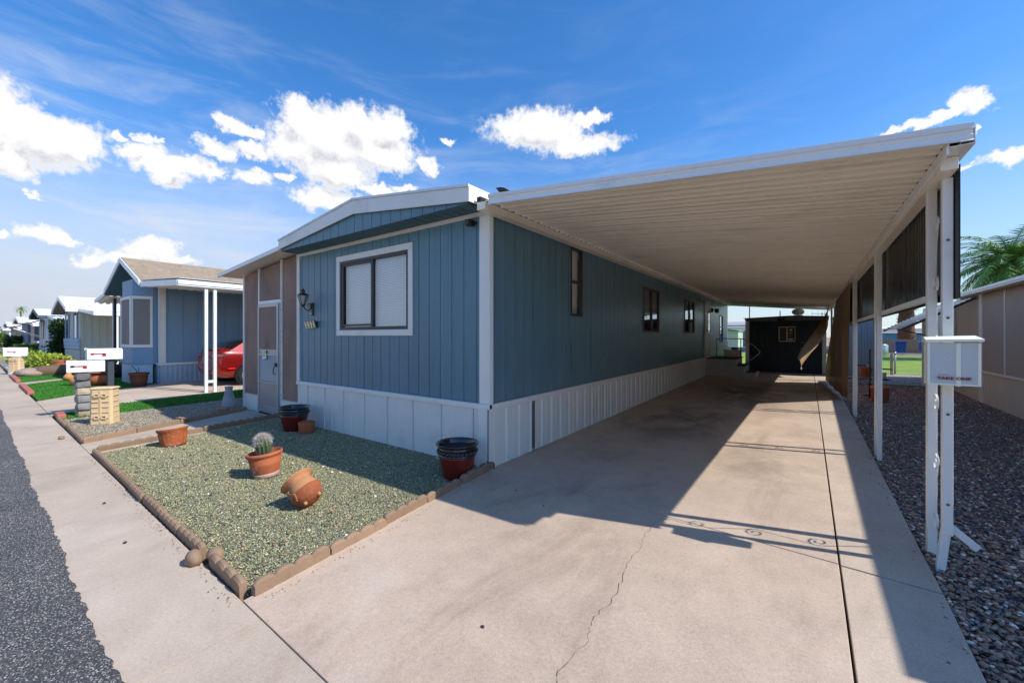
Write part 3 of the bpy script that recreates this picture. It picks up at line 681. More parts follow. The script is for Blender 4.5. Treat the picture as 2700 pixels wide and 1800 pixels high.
# door in the side wall
b = B(); b.box(HX1-.03, HX1+.02, 15.79, 16.63, .745, 2.695); dr = b.make('door', m_white, home, bevel=.004)
b = B(); b.box(HX1+.021, HX1+.028, 16.28, 16.52, 1.62, 2.42); b.make('door_window', m_glassd, dr)
b = B(); b.ball((HX1+.05, 15.9, 1.72), .03); b.tube([(HX1+.02, 15.9, 1.72), (HX1+.05, 15.9, 1.72)], .012); b.make('handle', m_alu, dr)
b = B(); b.box(HX1, HX1+.03, 15.72, 15.785, .745, 2.76); b.box(HX1, HX1+.03, 16.635, 16.70, .745, 2.76); b.box(HX1, HX1+.03, 15.72, 16.70, 2.70, 2.77); b.make('door_trim', m_white, home)
b = B(); b.ball((HX1+.05, 14.95, 2.80), (.035, .05, .08)); b.make('wasp_trap', m_cream, home)
b = B(); b.box(HX1+.0, HX1+.045, 15.42, 15.50, .93, 1.02); b.make('outlet_cover', m_alu, home)

# ---- fixtures on the front wall
lan = thing('wall_lantern', (-6.93, HY0, 2.0), 'aged brass coach lantern on the blue wall above the house number', 'wall light')
b = B(); b.box(-6.97, -6.89, HY0-.03, HY0-.001, 1.86, 2.12); b.lathe([(.001, 0), (.04, .004), (.03, .03), (.001, .035)], (-6.93, HY0-.03, 2.06), 12, Matrix.Rotation(R(90), 3, 'X'))
b.make('back_plate', m_bronze, lan, bevel=.006)
b = B(); b.tube([(-6.93, HY0-.03, 2.02), (-6.93, HY0-.09, 1.95), (-6.93, HY0-.15, 1.98), (-6.93, HY0-.19, 2.06)], .012); b.tube([(-6.93, HY0-.03, 2.07), (-6.93, HY0-.07, 2.10), (-6.93, HY0-.12, 2.06)], .008); b.make('arm', m_bronze, lan, smooth=True)
LC = Vector((-6.93, HY0-.20, 2.06))
b = B(); b.lathe([(.001, -.05), (.012, -.035), (.02, -.02), (.045, 0), (.05, .012), (.001, .012)], LC, 12); b.lathe([(.105, .185), (.10, .20), (.06, .235), (.035, .245), (.032, .275), (.05, .285), (.03, .30), (.012, .31), (.014, .33), (.001, .345)], LC, 6)
for k in range(6):
    a = k*math.pi/3; b.bar(LC+Vector((.045*math.cos(a), .045*math.sin(a), .012)), LC+Vector((.10*math.cos(a), .10*math.sin(a), .19)), .009)
b.make('lantern_cage', m_bronze, lan)
b = B(); b.lathe([(.040, .013), (.093, .184)], LC, 6); b.make('lantern_glass', m_frost, lan)
b = B(); b.ball((-6.93, HY0-.035, 1.895), .017); b.make('motion_sensor', m_white, lan); lan.scale = (.84,)*3; lan.location = (-6.85, HY0, 1.975)
num = thing('house_number_plaque', (-6.9, HY0, 1.70), 'small cream tile plaque reading 232 below the brass lantern', 'house number')
b = B(); ax = Vector((.16, 0, .006)); az_ = Vector((.004, -.018, .058))
nb_ = Vector((0, -.05, .0))
NC = Vector((-6.835, HY0-.045, 1.705)); nrm = ax.cross(az_).normalized()
b.obox(NC-nrm*.0, ax, nrm*.012, az_); b.box(-6.96, -6.69, HY0-.035, HY0-.001, 1.655, 1.76); b.make('wooden_back', m_darkframe, num, bevel=.004)
b = B(); b.obox(NC+nrm*.0155, ax*.96, nrm*.003, az_*.93); b.make('tile_face', M('glazed cream tile', '#f1e6c4', .4, .02), num)
for i, ch in enumerate('232'): text_mesh(ch, 'digit', m_ink, num, NC+nrm*.0195+ax*(-.58+.58*i), ax, az_, .135, .002, .0016)
camr = thing('security_camera', (-3.20, HY0, 2.83), 'small black security camera under the eave beside the corner trim', 'camera')
b = B(); b.obox((-3.21, HY0-.07, 2.83), (.036, 0, 0), (0, .045, .004), (0, -.004, .038)); b.make('camera_body', m_black, camr, bevel=.01)
b = B(); b.tube([(-3.17, HY0-.001, 2.84), (-3.17, HY0-.03, 2.83), (-3.185, HY0-.06, 2.82)], .012); b.make('bracket', m_black, camr)
b = B(); b.tube([(-3.21, HY0-.116, 2.826), (-3.21, HY0-.122, 2.826)], .018, 14); b.make('lens', m_blkglaze, camr)
lt2 = thing('porch_light', (HX1, 17.1, 2.5), 'black porch light on the dark side wall beside the side door', 'wall light')
b = B(); b.box(HX1, HX1+.06, 16.98, 17.10, 2.42, 2.58); b.bar((HX1+.06, 17.04, 2.5), (HX1+.16, 17.12, 2.5), .03); b.make('bracket', m_black, lt2)
b = B(); b.box(HX1+.10, HX1+.24, 17.08, 17.24, 2.40, 2.56); b.make('lamp_head', m_black, lt2, bevel=.01)

# ================================================================== SCREEN PORCH
por = thing('screen_porch', (-8.5, 3.7, 0), 'lean-to porch of brown sun screen beside the blue front wall', 'porch')
def zr(x): return 2.985+(x+7.35)*.088    # underside of the porch roof
PY = 3.685; PXL = -9.66
b = B(); b.prism([(-7.36, 3.36, zr(-7.36)+.01), (-10.15, 3.36, zr(-10.15)+.01), (-10.15, 3.36, zr(-10.15)+.085), (-7.36, 3.36, zr(-7.36)+.085)], (0, .03, 0)); b.make('fascia', m_fascia, por, bevel=.004)
b = B(); b.prism([(-7.36, 3.391, zr(-7.36)+.03), (-10.13, 3.391, zr(-10.13)+.03), (-10.13, 3.391, zr(-10.13)+.07), (-7.36, 3.391, zr(-7.36)+.07)], (0, 7.5, 0)); b.make('roof', m_pan, por)
def bay(x0, x1, z0, name='screen_panel'):
    b = B(); N = 14
    def fn(u, v):
        x = x0+(x1-x0)*u; z = z0+(zr(x)-.02-z0)*v
        return (x, PY+.004+.007*math.sin(x*9+z*3)*math.sin(u*math.pi)*math.sin(v*math.pi)+.005*math.sin(z*7+x*4)*math.sin(u*3.14), z)
    b.grid(N, 24, fn); return b.make(name, m_mesh, por, smooth=True)
bay(-9.63, -8.93, .33); bay(-8.90, -8.01, 2.20); bay(-7.98, -7.38, .33)
for x, w_, z0 in ((PXL, .045, 0), (-8.945, .035, 0), (-8.005, .035, 0)):
    b = B(); b.box(x, x+w_, PY-.022, PY+.02, z0, zr(x)+.01); b.make('post', m_post, por, bevel=.003)
b = B(); b.box(-8.909, -8.006, PY-.02, PY+.018, 2.135, 2.20); b.make('header_rail', m_post, por, bevel=.003)
for xa, xb in ((-9.614, -8.946), (-7.969, -7.362)): b = B(); b.box(xa, xb, PY-.006, PY+.01, -.02, .325); b.make('kick_panel', m_skirt, por)
for xa, xb in ((-9.614, -8.946), (-7.969, -7.37)): b = B(); b.box(xa, xb, PY-.012, PY-.007, .318, .335); b.make('sill_strip', m_alu, por)
b = B(); b.grid(20, 12, lambda u, v: (PXL+.02+.008*math.sin(u*30), 3.71+6.9*u, .33+(2.40-.0-.33)*v+.0)); b.make('side_screen', m_mesh, por, smooth=True)
b = B(); b.box(PXL+.005, PXL+.03, 3.71, 10.6, -.02, .325); b.box(PXL, PXL+.035, 3.71, 10.6, 2.40, 2.75); b.make('side_kick_panel', m_skirt, por)
b = B(); b.box(-9.6, -7.4, 6.5, 6.52, 0, 2.7); b.make('inner_wall', m_bluedk, por)
# aluminium storm door
sdx0, sdx1 = -8.905, -8.012
dr = None
b = B()
for x0, x1, z0, z1 in ((sdx0, sdx0+.06, .02, 2.13), (sdx1-.10, sdx1-.04, .02, 2.13), (sdx0+.06, sdx1-.10, 2.07, 2.13), (sdx0+.06, sdx1-.10, .02, .15), (sdx0+.06, sdx1-.10, 1.13, 1.17), (sdx0+.06, sdx1-.10, 1.22, 1.25), (sdx0+.06, sdx1-.10, .60, .63)):
    b.box(x0, x1, PY-.045+(.002 if z1-z0 < .3 else 0), PY-.02, z0, z1)
b.box(sdx1-.038, sdx1, PY-.03, PY-.018, .0, 2.13); b.box(sdx0+.06, sdx1-.10, PY-.03, PY-.026, 1.17, 1.22)
dr = b.make('screen_door', m_alu, por, bevel=.003)
b = B(); b.box(sdx0+.055, sdx1-.095, PY-.03, PY-.026, 1.25, 2.07); b.make('screen', m_mesh, dr)
b = B()
for k in range(13):
    z = .64+k*.0375; b.quad((sdx0+.06, PY-.024, z+.036), (sdx1-.10, PY-.024, z+.036), (sdx1-.10, PY-.040, z), (sdx0+.06, PY-.040, z)); b.quad((sdx0+.06, PY-.040, z), (sdx1-.10, PY-.040, z), (sdx1-.10, PY-.024, z-.001), (sdx0+.06, PY-.024, z-.001))
b.make('jalousie_louvres', m_alup, dr)
b = B(); b.box(sdx0+.055, sdx1-.095, PY-.032, PY-.028, .145, .605); b.make('kick_plate', m_alup, dr)
b = B(); b.box(sdx1-.14, sdx1-.085, PY-.07, PY-.046, .93, 1.0, 0); b.tube([(sdx1-.125, PY-.07, .94), (sdx1-.135, PY-.085, .87), (sdx1-.13, PY-.085, .80), (sdx1-.095, PY-.06, .785)], .008, 6); b.make('handle', m_black, dr)
for k in range(12): b = B(); b.ball((-7.987, PY-.024, .2+.2*k), .006, 6, 4); b.make('screw', m_rust, por)
note = thing('door_note', (-8.6, PY-.05, 1.15), 'small white and yellow paper note taped to the aluminium porch door', 'note')
b = B(); b.obox((-8.60, PY-.052, 1.15), (.085, 0, .012), (0, .0012, 0), (.012, 0, -.085)); b.make('paper', M("note paper", '#e9e7cf', .7, .03, bump=0), note)
b = B(); b.obox((-8.655, PY-.0545, 1.195), (.024, 0, .003), (0, .0005, 0), (.003, 0, -.026)); b.make('yellow_patch', M("yellow print", '#e6d62c', .7, 0, bump=0), note)
b = B()
for k, (x0, x1) in enumerate(((-.01, .075), (-.01, .07), (-.07, .06), (-.06, .065))):
    for q in range(7):
        xa = x0+(x1-x0)*q/7; b.obox((-8.60+xa, PY-.0545, 1.205-.028*k+.011*(xa)), (.0045, 0, 0), (0, .0005, 0), (0, 0, .007 if k < 1 else .004))
b.make('print_lines', m_ink, note)
# ================================================================== CARPORT
cp = thing('carport', (.7, 4, 0), 'long white metal carport with beige ribbed ceiling beside the blue mobile home', 'carport')
CY0, CY1 = 3.40, 20.9
CXL, CXR = -2.775, .757
def ztop(x): return 3.02+(x-CXL)*(2.705-3.02)/(CXR-CXL)
def zbot(x): return 2.912+(x-CXL)*(2.607-2.912)/(CXR-CXL)
def zun(x): return 2.985+(x+2.93)*(2.635-2.985)/3.6        # underside of the pans
b = B()          # front fascia: gutter-like extrusion
pr = [(0, 0), (.006, -.016), (.0, -.03), (.018, -.036), (.02, -.055), (.012, -.062), (.012, -.088), (.0, -.1)]
V = []; F = []
for x in (CXL, CXR):
    h = (ztop(x)-zbot(x))/.1
    for dy, dz in pr: V.append((x, CY0+dy-.012, ztop(x)+dz*h))
    for dy, dz in reversed(pr): V.append((x, CY0+dy+.004, ztop(x)+dz*h))
n = len(pr)*2
F = [(i, (i+1) % n, n+(i+1) % n, n+i) for i in range(n)]+[tuple(range(n)), tuple(range(n, 2*n))[::-1]]
b.add(V, F); b.make('front_fascia', m_fascia, cp)
b = B(); b.prism([(CXL, CY0-.012, ztop(CXL)), (CXR, CY0-.012, ztop(CXR)), (CXR, CY0-.012, ztop(CXR)-.004), (CXL, CY0-.012, ztop(CXL)-.004)], (0, .08, 0)); b.make('top_flashing', m_fascia, cp)
# ribbed pans (ribs run across the carport)
prof = []
y = CY0+.02; k = 0
while y < CY1-.02:
    for f_, d in ((0, 0), (.03, -.014), (.05, 0), (.40, 0), (.43, .03), (.52, .03), (.55, 0), (.57, -.012), (.59, 0), (.76, 0), (.79, .055), (.96, .055)):
        prof.append((y+f_*.28, d))
    y += .28
prof.append((y, 0))
b = B()
for (ya, da), (yb, db) in zip(prof, prof[1:]):
    L = [-2.84, -1.6, -.4, .66]
    for x0, x1 in zip(L, L[1:]):
        b.quad((x0, ya, zun(x0)+da), (x1, ya, zun(x1)+da), (x1, yb, zun(x1)+db), (x0, yb, zun(x0)+db))
pan = b.make('roof_panel', m_pan, cp)
b = B(); b.quad((CXL-.06, CY0+.07, ztop(CXL)-.002), (.66, CY0+.07, ztop(.66)-.002), (.66, CY1, ztop(.66)-.002), (CXL-.06, CY1, ztop(CXL)-.002)); b.make('roof_top', m_roof, cp)
b = B()     # wall beam
b.prism([(-2.952, 3.42, 2.885), (-2.835, 3.42, 2.885), (-2.835, 3.42, 2.962), (-2.952, 3.42, 2.975)], (0, CY1-3.42, 0)); b.make('wall_beam', m_pan, cp, bevel=.003)
b = B(); b.box(-2.952, -2.90, 3.42, CY1, 2.98, 3.03); b.make('gap_shade_strip', m_dark, cp)  # dark strip paints the shade of the voids under the ribs
b = B(); b.box(.64, .766, CY0+.03, CY1, 2.70, 2.706); b.make('leak_strip', m_dark, cp)  # dark strip added over the roof gap to block leaking sun
b = B()     # side gutter with an open channel
b.box(.668, .772, CY0+.03, CY1, 2.600, 2.606); b.box(.767, .772, CY0+.03, CY1, 2.606, 2.70); b.box(.655, .6675, CY0+.03, CY1, 2.56, 2.628); b.make('gutter', m_fascia, cp)
b = B(); b.box(.662, .74, CY0+.2, CY1, 2.52, 2.597); b.make('header_beam', m_pan, cp, bevel=.003)
b = B(); b.box(-2.84, .75, CY1, CY1+.03, 0, 0)
b = B(); b.prism([(-2.93, CY1, 2.90), (.75, CY1, 2.56), (.75, CY1, 2.69), (-2.93, CY1, 3.03)], (0, .03, 0)); b.make('rear_fascia', m_fascia, cp)
# double posts with scrollwork
def post_pair(yc, gap, wide=.05):
    for sgn in (-1, 1):
        y = yc+sgn*gap/2; zb = gz(0, y)-.03; tilt = 0
        if yc < 4 and sgn < 0:
            b = B(); b.box(.703, .753, y-.025, y+.025, .22, 2.52); q = b.make('post', m_post, cp, bevel=.004)
            b = B(); b.bar((.695, y+.002, -.04), (.724, y+.004, .25), .044, .045, (0, 1, 0)); b.make('bent_post_foot', m_post, cp, bevel=.004)
        else:
            b = B(); b.box(.675, .725, y-wide/2, y+wide/2, zb, 2.52); q = b.make('post', m_post, cp, bevel=.004)
    z = .25; k = 0
    while z < 2.45:
        b = B(); pts = []; h = .22; up = 1 if k % 2 == 0 else -1; rr = (gap/2-.032)*.72
        cy_, cz = yc, z
        for i in range(40):
            a = i/39*4.4*math.pi*.62; r = rr*(1-.75*i/39); pts.append((.70, cy_+r*math.cos(a)*up, cz+r*math.sin(a)*1.0))
        # flat strip scroll
        for p, q in zip(pts, pts[1:]): b.bar(p, q, .018, .004, (1, 0, 0)) if False else b.obox((Vector(p)+Vector(q))/2, (Vector(q)-Vector(p))/2*1.05, (.006, 0, 0), (Vector(q)-Vector(p)).cross(Vector((1, 0, 0))).normalized()*.002)
        nz = min(z+.40, 2.45)
        if nz > z+.2: b.bar((.70, yc+up*rr, cz), (.70, yc-up*rr, nz), .008, .003, (1, 0, 0))
        b.make('scrollwork', m_post, cp); z += .40; k += 1
post_pair(3.925, .25, .06)
for yc in (6.76, 9.86, 12.95, 16.05, 19.2): post_pair(yc, .20)
for z in (.42, 1.0, 1.62, 2.12): b = B(); b.ball((.728, 3.774, z), (.009, .006, .009), 8, 5); b.make('rusty_screw', m_rust, cp)
b = B(); b.obox((.80, 3.80, .222), (.068, .0, -.060), (0, .005, 0), (.013, 0, .018)); b.make('loose_brace', m_post, cp, bevel=.003)
# dark ribbed side panels and rails
m_scr = M("dark ribbed fibreglass", '#25211f', .26, .25, 1.0, 50, .1, .1, 10, stretch=(1, 9, .25), grime=hexc('#5a4636'), gs=2.2, gamt=.55, spec=.5)
def panel(y0, y1):
    b = B(); prof_wall(b, lambda a, d, z: (.774+d, a, z), ribs(y0, y1, .062, .014, .3, .2), 1.745, 2.585); b.make('side_panel', m_scr, cp, solid=.003)
for y0, y1 in ((3.73, 6.66), (6.70, 9.76), (9.80, 12.85), (12.9, 15.95), (16.0, 19.1)): panel(y0, y1)
for y0, y1 in ((4.08, 6.62), (6.895, 9.73), (9.99, 12.82), (13.08, 15.92), (16.18, 19.07)):
    b = B(); b.box(.70, .735, y0, y1, 1.755, 1.80); b.make('side_rail', m_post, cp, bevel=.003)
# blown sun shades hanging from the header
def cloth(name, fn, label, nu=16, nv=40):
    b = B(); b.grid(nu, nv, fn); o = b.make(name, m_shade, None, smooth=True); o.location = (0, 0, 0)
    return tag(o, label, 'sun shade', 'sun shades hung from the carport header')
def f1_(u, v):      # v 0 top .. 1 bottom ; u 0 near edge .. 1 far edge
    ytop = 9.95+5.1*u; ybot = 11.75+3.6*u
    y = ytop+(ybot-ytop)*v; zb_ = .14+.06*u; z = 2.53+(zb_-2.53)*v
    x = .645-(.245*u**.6*(1-.15*u))*math.sin(v*1.55)**1.3+.05*v*(1-u)+.022*math.sin(u*21+v*3)*v
    return (x, y, z)
cloth('sun_shade', f1_, 'wide tan sun shade bellying in beside the carport posts, bottom edge loose')
def f2_(u, v):
    y = 18.4-2.0*v; w = (.04+.80*max(0, math.sin(min(v*1.15, 1)*math.pi*.72))**1.7)*(1 if v < .78 else max(.02, (1-v)/.22))
    cx = .60-.74*v**.9+.05*math.sin(v*5); cz = 2.54-2.02*v**1.0
    a = -.75+1.1*v
    return (cx+(u-.5)*w*math.cos(a)*.75, y+(u-.5)*w*.9, cz+(u-.5)*w*math.sin(.9)*.7+.02*math.sin(u*9))
s2 = cloth('sun_shade', f2_, 'narrow twisted tan sun shade blown across the dark shed front, tied to a white weight')
b = B(); b.lathe([(.001, 0), (.018, .01), (.022, .05), (.012, .08), (.001, .085)], (f2_(.5, 1)[0]+.0, f2_(.5, 1)[1], f2_(.5, 1)[2]-.085), 10); b.make('weight', m_white, s2, smooth=True)
fl = B(); fl.grid(5, 5, lambda u, v: (-2.75+.22*u, 3.50+.1*v, 3.03+.085*math.sin(min(1, (1-u)*1.35)*1.6)*(1-.55*v)-.02*u)); single(fl, 'roof_flashing', m_dark, 'lifted dark scrap of flashing on top of the carport corner', 'flashing', smooth=True, solid=.004)
# leaflet box
bx_ = thing('leaflet_box', (.70, 3.5, 1.2), 'cream leaflet box marked TAKE ONE fixed to the front carport post', 'leaflet box')
BX0, BX1, BY0, BY1, BZ0, BZ1 = .583, .802, 3.47, 3.572, 1.212, 1.462
b = B(); m_box = M("cream moulded plastic", '#f3f3df', .4, .03, 6, 60, .01, .05, 40, grime=hexc('#b9b79b'), gamt=.3)
b.box(BX0, BX0+.012, BY0, BY1, BZ0, BZ1); b.box(BX1-.012, BX1, BY0, BY1, BZ0, BZ1); b.box(BX0+.012, BX1-.012, BY0, BY1, BZ0, BZ0+.01); b.box(BX0+.012, BX1-.012, BY1-.006, BY1, BZ0+.01, BZ1)
b.make('case', m_box, bx_, bevel=.002)
b = B(); b.add([(BX0-.012, BY0-.014, 1.466), (BX1+.010, BY0-.014, 1.470), (BX1+.010, BY0-.014, 1.486), (BX0-.012, BY0-.014, 1.482), (BX0-.004, BY1, 1.500), (BX1-.0, BY1, 1.506), (BX0-.006, BY1, 1.466), (BX1+.006, BY1, 1.470)],
   [(0, 1, 2, 3), (3, 2, 5, 4), (0, 3, 4, 6), (1, 7, 5, 2), (4, 5, 7, 6), (0, 6, 7, 1)]); b.make('lid', m_box, bx_, bevel=.002)
b = B(); b.box(BX0+.012, BX1-.012, BY0+.004, BY0+.006, BZ0+.01, BZ1)
m, t, bb, o_ = new_mat("clouded clear plastic"); bb.inputs['Base Color'].default_value = (.75, .78, .78, 1); bb.inputs['Roughness'].default_value = .2
tb = t.new('ShaderNodeBsdfTransparent'); mx = t.new('ShaderNodeMixShader'); mx.inputs[0].default_value = .35; t.l.new(bb.outputs[0], mx.inputs[1]); t.l.new(tb.outputs[0], mx.inputs[2]); t.l.new(mx.outputs[0], o_.inputs[0])
b.make('front_window', m, bx_)
b = B(); b.box(.703, .722, BY0+.0005, BY0+.0035, BZ0-.004, BZ1); b.make('divider', m_box, bx_)
b = B(); b.box(BX0+.016, BX0+.066, BY0+.012, BY0+.013, BZ1-.052, BZ1-.004); b.box(BX0+.016, .70, BY0+.03, BY0+.031, BZ0+.012, BZ1-.02); b.make('leaflets', M("pale paper", '#c9cfd3', .7, .02, bump=0), bx_)
b = B()
b.tube([(.668+.012*math.cos(a*.5), BY0+.0035, 1.372+.012*math.sin(a*.5)) for a in range(14)], .0006, 4); b.make('moulded_mark', m_box, bx_)
text_mesh('TAKE ONE', 'lettering', m_redink, bx_, (.693, BY0-.0022, 1.253), (1, 0, 0), (0, 0, 1), .0225, .0012, .0009, sx=1.30)
b = B(); x = .628
for k in range(9):
    b.bar((x, BY0-.001, 1.272+.002*math.sin(k*2.1)), (x+.0045, BY0-.001, 1.2745+.002*math.cos(k*1.7)+.0004*k), .0011, .0011); x += .0047
b.make('small_script', m_redink, bx_)

bx_.location = (.736, 3.68, 1.1846); bx_.scale = (1.0514,)*3

# ================================================================== EDGING
def edger(n, L, h=.082, th=.046):
    b = B(); N = 11; V = []
    rows = []
    for k in range(n):
        for i in range(N):
            s_ = i/(N-1); x = (k+s_)*L; z = h*(.72+.28*math.sin(math.pi*s_)**.6)
            tk = th*(.86+.14*math.sin(math.pi*s_)**.6); rows.append((x+(.0005 if i == 0 and k else 0), z, tk))
    for x, z, tk in rows:
        V += [(x, -tk/2, -.05), (x, -tk/2, z-.016), (x, -tk/2+.012, z-.002), (x, 0, z), (x, tk/2-.012, z-.002), (x, tk/2, z-.016), (x, tk/2, -.05)]
    F = []
    for j in range(len(rows)-1):
        for i in range(6): F.append((j*7+i, j*7+i+1, (j+1)*7+i+1, (j+1)*7+i))
    F.append(tuple(range(7))); m_ = (len(rows)-1)*7; F.append(tuple(m_+i for i in range(7))[::-1])
    b.add(V, F); return b
me5 = {}
def edge_run(p0, p1, cnt, where, group, n=5, h=.085, cat='garden edging', names=None, jit=.006, skip=()):
    p0 = Vector((*p0, 0)); p1 = Vector((*p1, 0)); d = p1-p0; L = d.length/cnt; ang = math.atan2(d.y, d.x)
    key = (n, round(L, 3), h)
    if key not in me5:
        o = edger(n, (L-.008)/n, h).make('edging_block', m_edge, None); me5[key] = o.data; bpy.data.objects.remove(o)
    wd = ['first', 'second', 'third', 'fourth', 'fifth', 'sixth', 'seventh', 'eighth', 'ninth', 'tenth']
    for i in range(cnt):
        if i in skip: continue
        o = bpy.data.objects.new('edging_block', me5[key]); COL.objects.link(o)
        q = p0+d*(i/cnt); o.location = (q.x+random.uniform(-jit, jit), q.y+random.uniform(-jit, jit), gz(q.x, q.y)+random.uniform(-.008, .006)); o.rotation_euler = (random.uniform(-.05, .05), 0, ang+random.uniform(-.012, .012))
        tag(o, (f'{wd[i]} {where}') if cnt > 1 else where, cat, group)
G1 = 'scalloped edging pieces around the gravel beds'
edge_run((-2.60, 1.035), (-2.86, 3.05), 4, 'tan scalloped edging piece along the driveway, counted from the sidewalk corner', G1, 4)
for i in range(5):      # loose single blocks near the house corner
    o = edger(1, .115, .085, .07).make('edging_block', m_edge, None) if i == 0 else None
    if i == 0: me1 = o.data; bpy.data.objects.remove(o)
    o = bpy.data.objects.new('edging_block', me1); COL.objects.link(o); y = 3.08+.118*i
    o.location = (-2.868-.014*i, y, 0); o.rotation_euler = (.04*(-1)**i, -.16*(i % 2), R(93)+random.uniform(-.1, .1))
    tag(o, ['first', 'second', 'third', 'fourth', 'last'][i]+' single tan block leading from the glazed pot to the house corner', 'garden edging', G1)
edge_run((-7.42, yin(-7.42)+.035), (-3.36, yin(-3.36)+.035), 8, 'tan scalloped edging piece between green gravel and sidewalk, counted from the walkway', G1, 5, .075)
edge_run((-3.18, yin(-3.1)+.035), (-2.66, yin(-2.6)+.03), 1, 'short tan scalloped edging piece at the front corner where sidewalk meets driveway', G1, 4, .085)
edge_run((-7.50, 1.15), (-7.98, 3.62), 4, 'tan scalloped edging piece on the green gravel side of the walkway', G1, 5)
edge_run((-8.22, 1.12), (-9.32, 3.60), 4, 'tan scalloped edging piece on the mailbox side of the walkway', G1, 5)
edge_run((-10.98, yin(-11)+.04), (-8.26, yin(-8.3)+.04), 5, 'tan edging piece between tan gravel and sidewalk, counted from the turf strip', G1, 4, .075)
b = B(); b.ball((0, 0, .04), (.062, .052, .055), 12, 8); m0 = b.make('loose_block', m_edge, None, smooth=True).data
def rock(name, loc, r, seed, mat, label, cat, group=None, rot=0):
    rr = random.Random(seed); b = B(); n, m = 14, 9
    off = [rr.uniform(0, 6) for _ in range(6)]
    b.lathe([(max(math.sin(math.pi*j/m), 1e-4), -math.cos(math.pi*j/m)) for j in range(m+1)], (0, 0, 0), n, Matrix.Rotation(rot, 3, 'Z') @ Matrix.Diagonal(r).to_3x3(),
            fn=lambda a, z, j: 1+.10*math.sin(2*a+off[0]+z*2)+.07*math.sin(5*a+off[1]-z*4)+.05*math.sin(9*a+off[2]+7*z))
    o = b.make(name, mat, None, smooth=True); o.location = (loc[0], loc[1], loc[2]+r[2]*.8); return tag(o, label, cat, group)
bpy.data.objects.remove([o for o in bpy.data.objects if o.name.startswith('loose_block')][0])
rock('loose_block', (-3.285, .955, -.005), (.065, .05, .055), 3, m_edge, 'broken tan block end lying on the sidewalk edge', 'stone')
rock('loose_block', (-3.215, 1.055, .0), (.075, .045, .05), 5, m_edge, 'tilted tan block end resting on the gravel corner gap', 'stone')
rock('loose_block', (-8.86, .985, -.005), (.045, .035, .03), 8, m_edge, 'small brown stone on the sidewalk by the mailbox bed', 'stone')
rock('flat_stone', (-9.48, 3.22, .05), (.16, .08, .02), 11, m_terra2, 'flat pinkish stone lying on the edging by the grey vase', 'stone', rot=.3)
rock('flat_stone', (-8.86, 2.42, .06), (.15, .06, .02), 12, m_edge, 'flat brown stone lying on the walkway edging behind the clay bowl', 'stone', rot=.4)

# ================================================================== POTS
def tilt(ax, ay): return Matrix.Rotation(ay, 3, 'Y') @ Matrix.Rotation(ax, 3, 'X')
def spiral_pot(loc, r, h, label):
    t_ = thing('glazed_pot', loc, label, 'plant pot', 'oxblood glazed pots with black rope band')
    c = Vector(loc)
    b = B(); b.lathe([(.001, 0), (r*.62, 0), (r*.66, .01), (r*.78, h*.35), (r*.86, h*.62), (r*.87, h*.66)], c, 48); b.make('bowl', m_redglaze, t_, smooth=True)
    b = B(); b.lathe([(r*.875, h*.655), (r*.90, h*.66), (r*.915, h*.69), (r*.895, h*.70), (r*.905, h*.84), (r*.925, h*.86), (r*.90, h*.88), (r*.90, h*.93), (r*1.0, h*.955), (r*1.02, h*.975), (r*1.0, h), (r*.93, h*.99), (r*.885, h*.95), (r*.86, h*.80), (r*.80, h*.70), (.001, h*.70)], c, 48); b.make('rim', m_blkglaze, t_, smooth=True)
    b = B(); N = 26
    for k in range(N):
        a = 2*math.pi*k/N; p = []
        for i in range(6):
            q = i/5; aa = a+q*.30; rr = r*.912; p.append(c+Vector((rr*math.cos(aa), rr*math.sin(aa), h*(.72+.10*q))))
        b.tube(p, [.002, .008*r/.15, .011*r/.15, .011*r/.15, .008*r/.15, .002], 6)
    b.make('rope_band', m_blkglaze, t_, smooth=True)
    b = B(); b.lathe([(.001, h*.86), (r*.87, h*.855)], c, 30, fn=lambda a, z, j: 1); b.make('soil', m_soil, t_)
    return t_
spiral_pot((-3.07, 3.235, -.01), .228, .372, 'large oxblood pot with black rope rim beside the driveway corner of the house')
spiral_pot((-6.74, 3.30, -.01), .235, .38, 'large oxblood pot with black rope rim beside the porch door')
c = Vector((-6.41, 3.33, -.01)); b = B()
b.lathe([(.001, 0), (.105, 0), (.112, .02), (.118, .12), (.125, .155), (.12, .17), (.108, .165), (.10, .05), (.001, .045)], c, 32); single(b, 'clay_planter', m_terra, 'low round terracotta planter against the white skirting', 'plant pot', loc=tuple(c), smooth=True)
# cactus pot
PC = Vector((-4.76, 2.04, -.012)); T_ = tilt(R(4), R(-5)) @ Matrix.Diagonal((1.03, 1.03, 1.1)).to_3x3()
cpot = thing('cactus_pot', tuple(PC), 'terracotta pot with scratched leaf pattern holding the spiny cactus', 'plant pot')
b = B(); pr = [(.001, 0), (.105, 0), (.112, .012), (.124, .05), (.141, .12), (.148, .145), (.145, .15), (.154, .18), (.150, .186), (.158, .205), (.168, .212), (.172, .225), (.168, .24), (.158, .243), (.150, .235), (.140, .17), (.001, .165)]
b.lathe(pr, PC, 56, T_); b.make('pot_body', m_terra, cpot, smooth=True)
b = B(); b.lathe([(.1065, .001), (.1135, .012), (.1205, .032), (.1235, .042)], PC, 56, T_, fn=lambda a, z, j: 1+.012*(j == 3)*math.sin(a*3)); b.make('lime_bloom', m_lime, cpot, smooth=True)
b = B()
